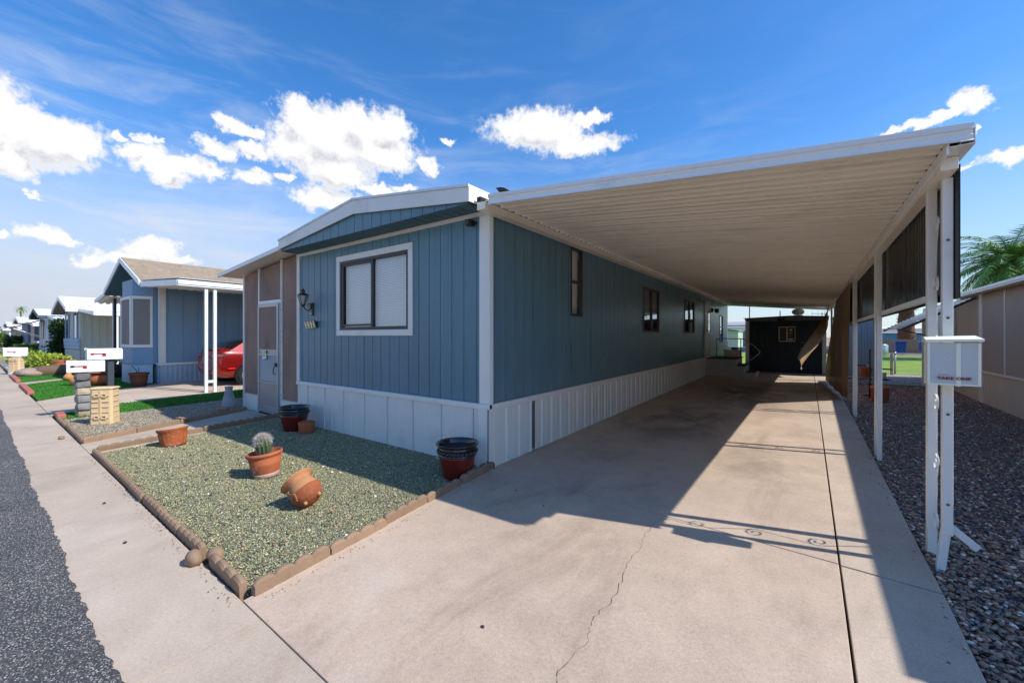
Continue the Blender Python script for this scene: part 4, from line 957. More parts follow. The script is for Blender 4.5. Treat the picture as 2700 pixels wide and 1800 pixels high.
for s_ in (-1, 1):
    for k in range(9):
        a0 = R(-95)+s_*(.16+.062*k); z0 = .085+.004*k; 
        for sg in (1, -1):
            p = []
            for i in range(4):
                aa = a0+s_*.05*i/3; z = z0+sg*(.004+.022*i/3)*(1-.05*k); rr = .1015+.31*z*.55+.0065+ .0285*(z/.15)
                rr = .113+(z-.012)*.262; p.append(PC+T_ @ Vector(((rr+.0006)*math.cos(aa), (rr+.0006)*math.sin(aa), z)))
            b.tube(p, .0013, 4)
b.make('scratched_leaf_pattern', m_lime, cpot)
b = B(); b.lathe([(.001, .19), (.145, .186)], PC, 24, T_); b.make('soil', m_soil, cpot)
cac = thing('barrel_cactus', tuple(PC+Vector((0, 0, .18))), 'round green cactus with pale spines growing in the scratched terracotta pot', 'cactus')
CC = PC+T_ @ Vector((-.005, .0, .18))
prc = [(.052, 0), (.060, .05), (.067, .10), (.068, .15), (.058, .19), (.036, .212), (.001, .218)]
m_cac = M("cactus skin", '#4a5c38', .6, .15, 8, 60, .1, .3, 60)
def rib(a, z, j): return 1+.10*math.cos(a*13)
b = B()
pr2 = []
for (r0, z0), (r1, z1) in zip(prc, prc[1:]):
    for i in range(3): pr2.append((r0+(r1-r0)*i/3, z0+(z1-z0)*i/3))
pr2.append(prc[-1]); b.lathe(pr2, CC, 91, T_, fn=rib); b.make('cactus_body', m_cac, cac, smooth=True)
sp = B(); sp2 = B(); rs = random.Random(4)
for k in range(13):
    a = 2*math.pi*k/13
    for (r_, z_) in pr2[1:-1]:
        for q in range(10 if z_ > .13 else 7):
            base_ = Vector((r_*1.08*math.cos(a), r_*1.08*math.sin(a), z_)); up_ = (z_/.214)**2
            d = Vector((math.cos(a)*(1-.5*up_), math.sin(a)*(1-.5*up_), up_*1.1-.15))+Vector((rs.gauss(0, .5), rs.gauss(0, .5), rs.gauss(0, .45)))
            L = rs.uniform(.018, .034)*(1.5 if z_ > .15 else 1); e = base_+d.normalized()*L; w = .0011
            p0 = CC+T_ @ base_; p1 = CC+T_ @ e; sd_ = Vector((-math.sin(a), math.cos(a), 0))*w
            (sp if z_ > .125 else sp2).add([p0-sd_, p0+sd_, p0+Vector((0, 0, w*1.4)), p1], [(0, 1, 3), (1, 2, 3), (2, 0, 3)])
sp.make('spines', M("pale spines", '#c9bdb6', .7, .15, 10, bump=0), cac); sp2.make('spines', M("dark spines", '#5c5452', .7, .15, 10, bump=0), cac)
# tilted carved bowl by the walkway
BC = Vector((-7.16, 1.86, -.02)); TB = tilt(R(3), R(-8)) @ Matrix.Diagonal((.84, .84, 1.32)).to_3x3()
bw = thing('carved_clay_bowl', tuple(BC), 'orange carved clay bowl tipped sideways at the edge of the walkway', 'plant pot')
b = B(); b.lathe([(.001, .005), (.155, .0), (.165, .02), (.172, .05), (.187, .12), (.192, .155), (.207, .165), (.212, .18), (.207, .192), (.192, .19), (.182, .15), (.165, .145), (.001, .15)], BC, 72, TB,
     fn=lambda a, z, j: 1+(.022*(1 if math.sin(a*17) > .2 else -.4) if 2 < j < 5 else 0)+(.006*math.sin(a*40) if j in (6, 7, 8) else 0)+(.02*math.sin(a*9)*math.sin(a*23) if 1 < j < 4 else 0)); b.make('bowl_body', m_terra3, bw, smooth=True)
b = B(); b.lathe([(.178, .1885), (.207, .1925), (.211, .186)], BC+Vector((0, 0, .0015)), 48, TB, fn=lambda a, z, j: 1+.004*math.sin(a*7)); b.make('lime_rim', m_lime, bw, smooth=True)
b = B(); b.lathe([(.001, .158), (.183, .157)], BC, 30, TB); b.make('dry_soil', m_lime, bw)
# toppled jar
JC = Vector((-3.63, 1.88, .115)); TJ = Matrix.Rotation(R(-130), 3, 'Z') @ Matrix.Rotation(R(52), 3, 'Y') @ Matrix.Rotation(R(0), 3, 'X')
# the mouth looks left and slightly up
axj = Vector((-.80, -.18, .62)).normalized(); qj = Vector((0, 0, 1)).rotation_difference(axj).to_matrix()
jar = thing('toppled_clay_jar', (JC.x, JC.y, 0), 'weathered clay jar with a flower relief lying tipped over on the green gravel', 'clay jar')
b = B(); pj = [(.001, -.115), (.06, -.108), (.10, -.08), (.124, -.035), (.131, .0), (.127, .002), (.123, .006), (.125, .03), (.119, .062), (.110, .088), (.106, .100), (.108, .112), (.124, .128), (.146, .138), (.150, .144), (.140, .146), (.09, .128), (.076, .10), (.07, .08), (.085, .03), (.06, -.05), (.001, -.07)]
b.lathe(pj, JC, 56, qj, fn=lambda a, z, j: 1+.012*math.sin(a*2+1)+.006*math.sin(a*5)); b.make('jar_body', m_terra2, jar, smooth=True)
b = B(); b.lathe([(.035, -.114), (.068, -.1085), (.0935, -.091), (.105, -.078), (.118, -.055), (.1270, -.036), (.1335, -.018), (.1375, -.001), (.130, .006)], JC, 56, qj, fn=lambda a, z, j: 1+.012*math.sin(a*2+1)+.006*math.sin(a*5)); b.make('rust_band', M('burnt clay', '#9a5430', .8, .3, 9, 60, .1, 1, 40, grime=hexc('#2e211c'), gs=8, gamt=.95, bd=.006), jar, smooth=True)
# flower relief on the side facing the street
side = Vector((-.25, -.9, -.15)); side = (side-axj*side.dot(axj)).normalized(); tng = axj.cross(side).normalized()
FC = JC+side*.121+axj*.055
b = B()
for k in range(7):
    a = k*math.pi/3.5; d = (axj*math.cos(a)+tng*math.sin(a)); L = .030 if k not in (3, 4) else .06
    c = FC+d*L*.75-side*(.004+.004*abs(math.sin(a)))
    mt = Matrix((d*L*.62, d.cross(side).normalized()*.010, side*.013)).transposed(); b.ball(c, 1, 10, 6, mt)
for k in range(4):
    d = (-axj*.75+tng*(.25+.22*k)).normalized(); c = FC+d*.075+tng*.02-side*.012; mt = Matrix((d*.045, d.cross(side).normalized()*.009, side*.009)).transposed(); b.ball(c, 1, 8, 6, mt)
b.ball(FC+side*.004, .013, 10, 6); b.make('flower_relief', m_terra2, jar, smooth=True)
for k in range(3):
    a = 2.2*k+.6; d = (qj @ Vector((math.cos(a), math.sin(a), 0))); c = JC+d*.070-axj*.098
    b = B(); b.tube([c+axj*.02, c-axj*.008+d*.008, c-axj*.022+d*.012], [.021, .018, .010], 10); b.make('foot', m_terra2, jar, smooth=True)
# striped grey vase
VC = Vector((-9.70, 3.42, -.01)); VS = Matrix.Diagonal((.76, .76, .95)).to_3x3(); b = B()
m_vase = M("grey banded stoneware", '#96999c', .7, .25, 1.5, 60, .05, .4, 60, stretch=(.6, .6, 14), grime=hexc('#4c4f52'), gs=2, gamt=.55)
b.lathe([(.001, 0), (.13, 0), (.155, .02), (.17, .08), (.165, .14), (.135, .25), (.10, .36), (.085, .44), (.09, .47), (.098, .50), (.085, .505), (.075, .46), (.001, .4)], VC, 40, VS, fn=lambda a, z, j: 1+.008*math.sin(z*70)); single(b, 'stoneware_vase', m_vase, 'grey banded bottle vase standing at the porch corner', 'vase', loc=tuple(VC), smooth=True)
# leaves and litter on gravel and concrete
m_lf = M("dry leaf", '#c98f62', .8, .15, 20, bump=.2)
def leaf(x, y, L, rz, label, cl=m_lf, nm='dry_leaf'):
    b = B(); b.grid(7, 3, lambda u, v: ((u-.5)*L, (v-.5)*L*.42*math.sin(math.pi*min(max(u, .03), .97)), .012+.012*math.sin(u*3)*abs(v-.5)+.004*math.sin(5*u)))
    o = b.make(nm, cl, None, smooth=True, solid=.001); o.location = (x, y, gz(x, y)); o.rotation_euler = (0, 0, rz); tag(o, label, 'leaf')
leaf(-3.30, 1.93, .055, .6, 'pale curled dry leaf on green gravel right of the toppled jar')
leaf(-3.42, 1.80, .035, 1.1, 'small dry leaf on green gravel just below the toppled jar')
m_lf2 = M("bleached leaf", '#d8d2c2', .8, .1, 20, bump=.1)
leaf(-4.60, 1.45, .035, .2, 'bleached leaf on the green gravel near the sidewalk edging', m_lf2)
leaf(-4.05, 1.32, .04, .9, 'straw coloured leaf on the open green gravel', m_lf)
m_peb = M("dark pebble", '#3a3230', .7, .1)
for x, y, r_, lb in ((-1.36, 1.62, .012, 'small dark pebble alone on the sunny near driveway slab'), (-5.12, .83, .014, 'dark pebble on the sidewalk beside the front edging'), (-4.02, .76, .014, 'brown pebble on the sidewalk nearest the rust stain'), (-2.3, 3.25, .010, 'dark pebble in the shade near the house corner'), (-1.9, 3.1, .009, 'dark pebble at the edge of the driveway shade')):
    rock('pebble', (x, y, .0), (r_, r_*.8, r_*.6), 17, m_peb, lb, 'pebble')

# litter: tiny bits gathered along the edging and joints, a few stones spilled on the concrete
def spill(n):
    k = rng.integers(0, 3, n); tt = rng.uniform(0, 1, n); j = np.abs(rng.normal(0, 1, n))
    x = np.where(k == 0, -2.55-.33*tt+.022+.05*j*.6, np.where(k == 1, -7.4+4.8*tt, -7.4+4.8*tt)); y = np.where(k == 0, 1.05+2.5*tt, .925+SS*(x+2.55)+.045-.012-.06*j*.5)
    return np.stack([x, y], 1)
chips('spilled_litter', spill, 420, .004, .013, [('#9b8a60', 3), ('#6f5a3c', 3), ('#b98c4a', 1.5), ('#8f9470', 3), ('#3d342a', 1)], .006, .5, 'oct', m_chip)
def spill2(n):
    y = 1+13*rng.uniform(0, 1, n)**1.6; x = .62-np.abs(rng.normal(0, .035, n)); return np.stack([x, y], 1)
chips('spilled_pebbles', spill2, 130, .006, .02, rp, .004, .6, 'ico', m_rock)
# ================================================================== BACK OF THE CARPORT
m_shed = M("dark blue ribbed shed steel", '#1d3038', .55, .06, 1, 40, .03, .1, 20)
m_shed2 = M("blue ribbed shed steel", '#8d9fa8', .45, .06, 1, 40, .03, .1, 20, stretch=(2, 2, .5), grime=hexc('#8a7460'), gs=1.5, gamt=.25)
m_step = M("painted white concrete", '#b9b6ae', .8, .08, 2, 60, .04, .3, 60, grime=hexc('#7a746b'), gamt=.45)
m_rub = M("dark rubber tread", '#26262a', .8, .1)
st = thing('entry_steps', (-2.4, 16.2, .14), 'white concrete entry steps with dark treads below the side door', 'steps')
g0 = .125
b = B(); b.box(-2.94, -1.99, 15.76, 17.35, g0-.05, .72); b.make('platform', m_step, st, bevel=.01)
b = B(); b.box(-2.945, -1.955, 15.74, 17.37, .721, .748); b.make('tread', m_rub, st, bevel=.005)
b = B(); b.box(-1.989, -1.74, 15.78, 17.0, g0-.05, .50); b.make('step', m_step, st, bevel=.01)
b = B(); b.box(-1.985, -1.70, 15.76, 17.02, .501, .522); b.make('tread', m_rub, st, bevel=.005)
b = B(); b.box(-1.739, -1.42, 15.78, 17.0, g0-.05, .275); b.make('step', m_step, st, bevel=.01)
b = B(); b.box(-1.72, -1.46, 15.90, 16.9, .276, .292); b.make('tread', m_rub, st, bevel=.004)
b = B(); yb = 17.05
b.tube([(-2.80, yb, .74), (-2.80, yb, 1.42), (-2.02, yb, 1.42), (-1.90, yb, 1.41), (-1.60, yb, 1.18), (-1.42, yb, .99), (-1.40, yb, .94), (-1.43, yb, .88), (-1.62, yb, .70), (-1.86, yb, .52)], .018, 8); b.make('handrail', m_alu, st, smooth=True)
b = B(); b.tube([(-2.0, yb, .74), (-2.0, yb, 1.41)], .015, 8); b.make('rail_post', m_black, st, smooth=True)
sb = thing('storage_chest', (-2.35, 17.9, .74), 'cream storage chest beyond the handrail of the entry steps', 'storage box')
b = B(); b.box(-2.62, -2.08, 17.5, 18.0, .15, .92); b.make('chest', m_cream, sb, bevel=.01)
b = B(); b.box(-2.64, -2.06, 17.48, 18.02, .922, 1.0); b.make('lid', m_cream, sb, bevel=.01)
b = B(); b.box(-2.38, -2.18, 17.6, 17.8, 1.001, 1.09); single(b, 'blue_tub', M("dark blue plastic", '#14204a', .4), 'small dark blue tub on top of the cream storage chest', 'tub', loc=(-2.3, 17.7, 1.0), bevel=.008)
shd = thing('dark_shed', (-.8, 19.5, .17), 'dark blue ribbed metal shed closing the end of the carport', 'shed')
SY = 18.6; sx0, sx1 = -1.98, .50
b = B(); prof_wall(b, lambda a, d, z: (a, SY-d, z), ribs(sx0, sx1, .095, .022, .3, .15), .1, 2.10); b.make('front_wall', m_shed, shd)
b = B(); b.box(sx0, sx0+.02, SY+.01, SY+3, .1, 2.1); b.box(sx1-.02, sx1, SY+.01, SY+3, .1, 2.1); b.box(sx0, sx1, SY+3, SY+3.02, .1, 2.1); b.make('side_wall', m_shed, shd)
b = B(); b.box(sx0-.04, sx0+.09, SY-.03, SY-.004, .1, 2.09); b.make('corner_trim', m_post, shd); b = B(); b.box(sx1-.09, sx1+.03, SY-.03, SY-.004, .1, 2.09); b.make('corner_trim', m_post, shd)
b = B(); b.prism([(sx0-.05, SY-.05, 2.10), (sx1+.10, SY-.05, 2.09), (sx1+.10, SY-.05, 2.21), (-.55, SY-.05, 2.26), (sx0-.05, SY-.05, 2.20)], (0, .04, 0)); b.make('fascia', M("grey painted fascia", '#6f7274', .6), shd)
b = B(); b.prism([(sx0-.1, SY-.09, 2.205), (-.55, SY-.09, 2.262), (sx1+.12, SY-.09, 2.215), (sx1+.12, SY-.09, 2.235), (-.55, SY-.09, 2.285), (sx0-.1, SY-.09, 2.225)], (0, 3.2, 0)); b.make('roof', m_darkframe, shd)
b = B(); b.box(-.89, -.40, SY-.02, SY-.012, 1.33, 1.85); wn = b.make('window', m_black, shd)
b = B()
for x0, x1, z0, z1 in ((-.91, -.39, 1.845, 1.87), (-.91, -.39, 1.31, 1.335), (-.91, -.885, 1.335, 1.845), (-.405, -.39, 1.335, 1.845), (-.665, -.635, 1.335, 1.845)): b.box(x0, x1, SY-.035, SY-.018, z0, z1)
b.make('window_frame', m_cream, wn)
def decal(nm, hx, pts): b = B(); [b.ball(c, r, 12, 6) for c, r in pts]; b.make(nm, M(nm+' print', hx, .6, 0, bump=0), wn)
b = B(); b.tube([(-.53+.035*math.cos(a*.5), SY-.028, 1.745+.035*math.sin(a*.5)) for a in range(14)], .011, 6); b.make('ring_sticker', m_white, wn)
decal('orange_sticker', '#e08a1e', [((-.53, SY-.026, 1.62), (.038, .003, .028))]); decal('grey_sticker', '#b9bcc0', [((-.53, SY-.026, 1.40), (.085, .003, .032))]); decal('pale_sticker', '#a9adb5', [((-.61, SY-.026, 1.62), (.02, .003, .02))])
b = B(); b.box(-.60, -.52, SY-.027, SY-.024, 1.52, 1.535); b.make('text_sticker', m_alu, wn)
b = B(); b.ball((-.235, SY-.05, 1.06), .022); b.bar((-.235, SY-.05, 1.06), (-.16, SY-.05, 1.03), .014); b.make('door_handle', m_alu, shd)
b = B(); b.box(-.22, -.12, SY-.03, SY-.012, 1.27, 1.285); b.make('hasp', m_alu, shd)
vt = thing('turbine_vent', (-.33, 20.3, 2.27), 'white spinning turbine vent on the shed roof', 'roof vent')
vc = Vector((-.34, 20.6, 2.26)); b = B(); b.lathe([(.17, -.02), (.17, .12)], vc, 24); b.make('collar', m_white, vt, smooth=True)
b = B(); N = 22
for k in range(N):
    a = 2*math.pi*k/N; V = []
    for i in range(9):
        th = math.pi*(.1+.8*i/8); r = .215*math.sin(th)**.75; z = .255-.13*math.cos(th); aa = a-.25*math.sin(th)
        V += [vc+Vector((r*math.cos(aa), r*math.sin(aa), z)), vc+Vector((r*.93*math.cos(aa+.22), r*.93*math.sin(aa+.22), z))]
    b.add(V, [(2*i, 2*i+1, 2*i+3, 2*i+2) for i in range(8)])
b.lathe([(.001, .39), (.09, .385), (.10, .375), (.08, .365)], vc, 20); b.make('vanes', m_white, vt)
b = B(); b.ball(vc+Vector((0, 0, .25)), (.19, .19, .12), 24, 12); b.make('white_fill', m_white, vt, smooth=True)  # solid white ball added behind the vanes so they look brighter
b = B(); b.tube([(-.36+0, SY-.11, 2.18), (-.36, SY-.15, 2.12)], .04); fl2 = thing('flood_light', (-.8, SY-.1, 2.15), 'black twin flood light at the middle of the shed fascia', 'flood light')
b = B(); b.box(-.86, -.80, SY-.10, SY-.051, 2.08, 2.16); b.make('mount', m_black, fl2)
for s_ in (-1, 1): b = B(); b.lathe([(.001, 0), (.03, 0), (.055, .09), (.001, .09)], (-.83+.035*s_, SY-.10, 2.12), 12, Matrix.Rotation(R(70*1), 3, 'X') @ Matrix.Rotation(R(30*s_), 3, 'Y')); b.make('lamp_head', m_black, fl2)
an = thing('aerial', (.35, 19.0, 2.2), 'thin grey aerial on the right end of the shed roof', 'aerial')
b = B(); b.tube([(.42, 19.2, 2.22), (.42, 19.2, 2.42)], .012); b.make('mast', m_darkframe, an)
b = B(); b.bar((.10, 19.2, 2.37), (.52, 19.2, 2.34), .012); [b.bar((x, 19.2, 2.27+.02), (x, 19.2, 2.45), .01) for x in (.12, .3, .5)]; b.make('elements', m_darkframe, an)
b = B(); b.tube([(-1.05, 22.5, 2.2), (-1.05, 22.5, 2.68)], .02); single(b, 'vent_pipe', m_darkframe, 'short dark pipe standing behind the shed roof ridge', 'pipe', loc=(-1.05, 22.5, 2.2))
bs = thing('blue_shed', (1.4, 19, .16), 'blue ribbed metal shed to the right of the carport posts', 'shed')
b = B(); prof_wall(b, lambda a, d, z: (a, 17.85-d, z), ribs(.80, 1.83, .16, .02, .35, .12), .12, 2.15); b.make('front_wall', m_shed2, bs)
b = B(); prof_wall(b, lambda a, d, z: (1.83+d, a, z), ribs(17.86, 21, .16, .02, .35, .12), .12, 2.15); b.box(.80, .82, 17.87, 21, .12, 2.15); b.make('side_wall', m_shed2, bs)
b = B(); b.box(.74, 1.90, 17.78, 21.1, 2.151, 2.22); b.make('roof', m_white, bs)
b = B(); b.box(.79, 1.85, 17.80, 17.83, .1, .17); b.make('base_sill', m_white, bs)
# plant stand and pots
ps = thing('plant_stand', (1.13, 12.6, .09), 'black iron plant stand with hoop shelves between two carport posts', 'plant stand')
bx0 = Vector((1.14, 12.4, .09)); b = B(); b.tube([bx0, bx0+Vector((0, 0, 1.05)), bx0+Vector((.01, 0, 1.12))], .018, 8); b.make('pole', m_black, ps)
def hoop(c, r, nm):
    b = B(); b.tube([Vector(c)+Vector((r*math.cos(a*.45), r*math.sin(a*.45), 0)) for a in range(15)], .009, 5)
    for k in range(4): a = k*math.pi/2; b.bar(Vector(c)+Vector((r*math.cos(a), r*math.sin(a), 0)), Vector(c)+Vector((-r*math.cos(a), -r*math.sin(a), 0)), .008)
    b.make(nm, m_black, ps)
hoop(bx0+Vector((.20, 0, .44)), .15, 'shelf'); hoop(bx0+Vector((-.14, .1, .74)), .13, 'shelf'); hoop(bx0+Vector((0, 0, .06)), .13, 'base'); hoop(bx0+Vector((.30, .3, .66)), .13, 'shelf')
b = B(); b.lathe([(.001, 0), (.07, 0), (.09, .13), (.098, .15), (.08, .14), (.001, .11)], bx0+Vector((.2, 0, .45)), 20); single(b, 'cream_pot', m_cream, 'small cream pot on the middle shelf of the iron plant stand', 'plant pot', loc=tuple(bx0+Vector((.2, 0, .45))), smooth=True)
b = B(); c = Vector((1.42, 16.5, .14)); b.lathe([(.001, .12), (.11, .12), (.15, .36), (.17, .38), (.17, .42), (.14, .41), (.001, .36)], c, 28); b.tube([c+Vector((.12, 0, 0)), c+Vector((.12, 0, .13))], .012); b.tube([c+Vector((-.12, 0, 0)), c+Vector((-.12, 0, .13))], .012)
single(b, 'clay_pot', m_terra3, 'bright orange clay pot in front of the blue shed', 'plant pot', loc=tuple(c), smooth=True)
b = B(); c = Vector((1.27, 11.95, .09)); b.lathe([(.001, 0), (.13, 0), (.15, .03), (.155, .27), (.17, .29), (.165, .32), (.14, .31), (.001, .27)], c, 28); single(b, 'clay_pot', m_terra, 'dull red clay pot on dark river rock beside the carport post', 'plant pot', loc=tuple(c), smooth=True)
b = B(); b.bar((.8, 17.3, .15), (2.0, 17.35, .15), .08, .05); single(b, 'red_kerb', m_terra, 'low reddish kerb strip in front of the blue shed', 'kerb', loc=(1.4, 17.3, .12), bevel=.01)
# chain link fence
fe = thing('chain_link_fence', (6, 19.9, .18), 'low silver chain link fence in front of the green lawn', 'fence')
b = B(); b.tube([(1.9, 19.9, .90), (26, 19.9, .92)], .022, 8); b.make('top_rail', m_alu, fe, smooth=True)
for x in (2.52, 5.2, 7.9, 10.6, 13.3, 16): b = B(); b.tube([(x, 19.93, .12), (x, 19.93, .94)], .03, 8); b.make('fence_post', m_alu, fe, smooth=True)
b = B()
for k in range(170):
    x = 1.7+k*.085
    b.bar((x, 19.89, .19), (x+.70, 19.89, .89), .003); b.bar((x+.70, 19.905, .19), (x, 19.905, .89), .003)
b.make('wire_mesh', m_alu, fe)
b = B(); b.box(2.33, 2.40, 19.4, 19.47, .14, .90); single(b, 'wooden_stake', M("pale wood", '#b09a80', .8), 'pale wooden stake just in front of the chain link fence', 'stake', loc=(2.36, 19.4, .14))
# things on the far side of the lawn
m_blkwall = M("tan block wall", '#8b7a68', .9, .12, .8, 20, .15, .6, 6, stretch=(1, 1, 3))
b = B(); b.box(3.6, 14, 43.0, 43.3, .1, 1.28); single(b, 'block_wall', m_blkwall, 'low tan block wall beyond the lawn behind the bins', 'wall', loc=(8, 43, .2))
m_bin = M("blue plastic bin", '#0b3a9e', .4, .05)
def bin_(x, y, label, lid):
    t_ = thing('wheelie_bin', (x, y, .22), label, 'bin', 'blue bins beyond the lawn')
    b = B(); b.add([(x-.22, y-.25, .3), (x+.22, y-.25, .3), (x+.22, y+.25, .3), (x-.22, y+.25, .3), (x-.28, y-.32, 1.1), (x+.28, y-.32, 1.1), (x+.28, y+.32, 1.1), (x-.28, y+.32, 1.1)], [(0,3,2,1),(4,5,6,7),(0,1,5,4),(1,2,6,5),(2,3,7,6),(3,0,4,7)]); b.make('bin_body', m_bin, t_, bevel=.02)
    b = B(); b.box(x-.31, x+.31, y-.36, y+.34, 1.101, 1.17); b.make('bin_lid', lid, t_, bevel=.02)
m_lidl = M("light blue lid", '#2a8fc0', .4)
bin_(5.05, 37.9, 'blue bin standing left of the palm trunk', m_bin); bin_(6.45, 39.2, 'blue bin with light lid right of the palm trunk', m_lidl); bin_(7.1, 39.2, 'dark blue bin with dark lid nearest the neighbour post', m_bin)
b = B(); b.lathe([(.001, 0), (.42, 0), (.45, .05), (.45, .6), (.40, .68), (.001, .7)], (0, 0, 0), 24, Matrix.Rotation(R(0), 3, 'X')); o = single(b, 'water_tank', M("galvanised tank", '#9bb3bd', .3, .1, metal=.5), 'pale round metal tank left of the blue bin beyond the lawn', 'tank', smooth=True, auto=True); o.location = (3.85, 36.5, .3)
fb = thing('far_building', (9, 62, .2), 'long low blue building with white roof beyond the lawn', 'building')
b = B(); b.box(3, 22, 60, 70, .1, 1.9); b.make('wall', M("bright blue wall", '#4d8db0', .6), fb)
b = B(); b.prism([(2.4, 59.4, 1.95), (22.6, 59.4, 1.95), (22.6, 59.4, 2.35), (2.4, 59.4, 2.35)], (0, 5.6, .35)); b.make('roof', m_white, fb)
gb = thing('green_shed', (-6, 46, .2), 'pale green metal shed beyond the lawn seen left of the dark shed', 'shed')
b = B(); b.box(-7.6, -5.45, 44.5, 48, .2, 2.05); b.make('wall', M("pale green steel", '#a9c3a4', .6, .05), gb)
b = B(); b.prism([(-7.7, 44.3, 2.06), (-5.35, 44.3, 2.0), (-5.35, 44.3, 2.1), (-7.7, 44.3, 2.55)], (0, 4, 0)); b.make('roof', M("green roof edge", '#6f9474', .6), gb)
g2 = thing('grey_house', (-6, 62, .2), 'grey house with white carport beams beyond the lawn', 'house')
b = B(); b.box(-9.5, -3, 60, 70, .2, 2.7); b.make('wall', M("mid grey wall", '#8c9196', .7), g2)
b = B(); b.prism([(-10, 59, 2.75), (-2.5, 59, 2.75), (-2.5, 59, 2.95), (-10, 59, 2.95)], (0, 6, .6)); b.make('roof', M("grey shingle roof", '#9da1a4', .8), g2)
b = B(); b.box(-9.5, -3, 58.9, 59, 2.3, 2.6); b.box(-7.05, -6.9, 58.9, 59.05, .2, 2.3); b.make('carport_frame', m_white, g2)
b = B(); b.box(-9, 2.6, 38.6, 38.8, .1, .62); single(b, 'low_teal_wall', M("teal painted wall", '#5f8080', .8), 'low teal wall along the far edge of the lawn', 'wall', loc=(-3, 38.6, .2))
b = B(); b.tube([(-2.98, 29.5, 0), (-2.98, 29.5, 7)], .03); single(b, 'flag_pole', m_darkframe, 'thin dark pole rising behind the left corner of the dark shed', 'pole', loc=(-2.98, 29.5, .2))

# ================================================================== FOLIAGE BUILDERS
def leaf_blob(b, c, r, n, L, rs, up=.3, shape=None):
    for _ in range(n):
        while True:
            d = Vector((rs.gauss(0, 1), rs.gauss(0, 1), rs.gauss(0, 1))).normalized(); k = rs.uniform(.35, 1)**.4
            break
        bump_ = 1+.22*math.sin(d.x*7+d.y*5)+.15*math.sin(d.z*9+d.x*4)
        p = Vector(c)+Vector((d.x*r[0], d.y*r[1], d.z*r[2]))*k*bump_
        if p.z < .03: continue
        u = (d+Vector((rs.gauss(0, .6), rs.gauss(0, .6), rs.gauss(0, .6)+up))).normalized(); s_ = u.cross(Vector((rs.gauss(0, 1), rs.gauss(0, 1), rs.gauss(0, 1)))).normalized()
        l = L*rs.uniform(.6, 1.3); w = l*.28
        b.add([p-s_*w*.3, p+u*l*.5-s_*w, p+u*l, p+u*l*.5+s_*w, p+s_*w*.3], [(0, 1, 2, 3, 4)])
def shrub(name, loc, r, n, L, mats, label, cat, group=None, seed=1, up=.3, twig=None):
    rs = random.Random(seed); t_ = thing(name, loc, label, cat, group); c = Vector(loc)
    b = B(); k = 7
    for i in range(k):
        d = Vector((rs.uniform(-1, 1)*r[0]*.45, rs.uniform(-1, 1)*r[1]*.45, r[2]*(.55+.5*rs.uniform(-.6, 1)))); leaf_blob(b, c+d, (r[0]*.6, r[1]*.6, r[2]*.5), n//k, L, rs, up)
    b.make('foliage', mats, t_)
    b = B()
    for i in range(9):
        a = rs.uniform(0, 6.28); b.tube([c, c+Vector((math.cos(a)*r[0]*.3, math.sin(a)*r[1]*.3, r[2]*.7)), c+Vector((math.cos(a)*r[0]*.55, math.sin(a)*r[1]*.55, r[2]*1.2))], [.03, .018, .006], 5)
    b.make('stems', M("woody stems "+name, '#4d3c2c', .9), t_)
    return t_
m_frond = M_leaf("palm frond green", '#3c6e2c', '#8aae56'); m_trunk = M("palm trunk boots", '#6a4b35', .9, .25, 6, 40, .2, 1, 20, bd=.03, grime=hexc('#2c1f17'), gs=9, gamt=.6)
m_trunk2 = M("smooth grey palm trunk", '#8a8478', .9, .12, 6, bump=.5)
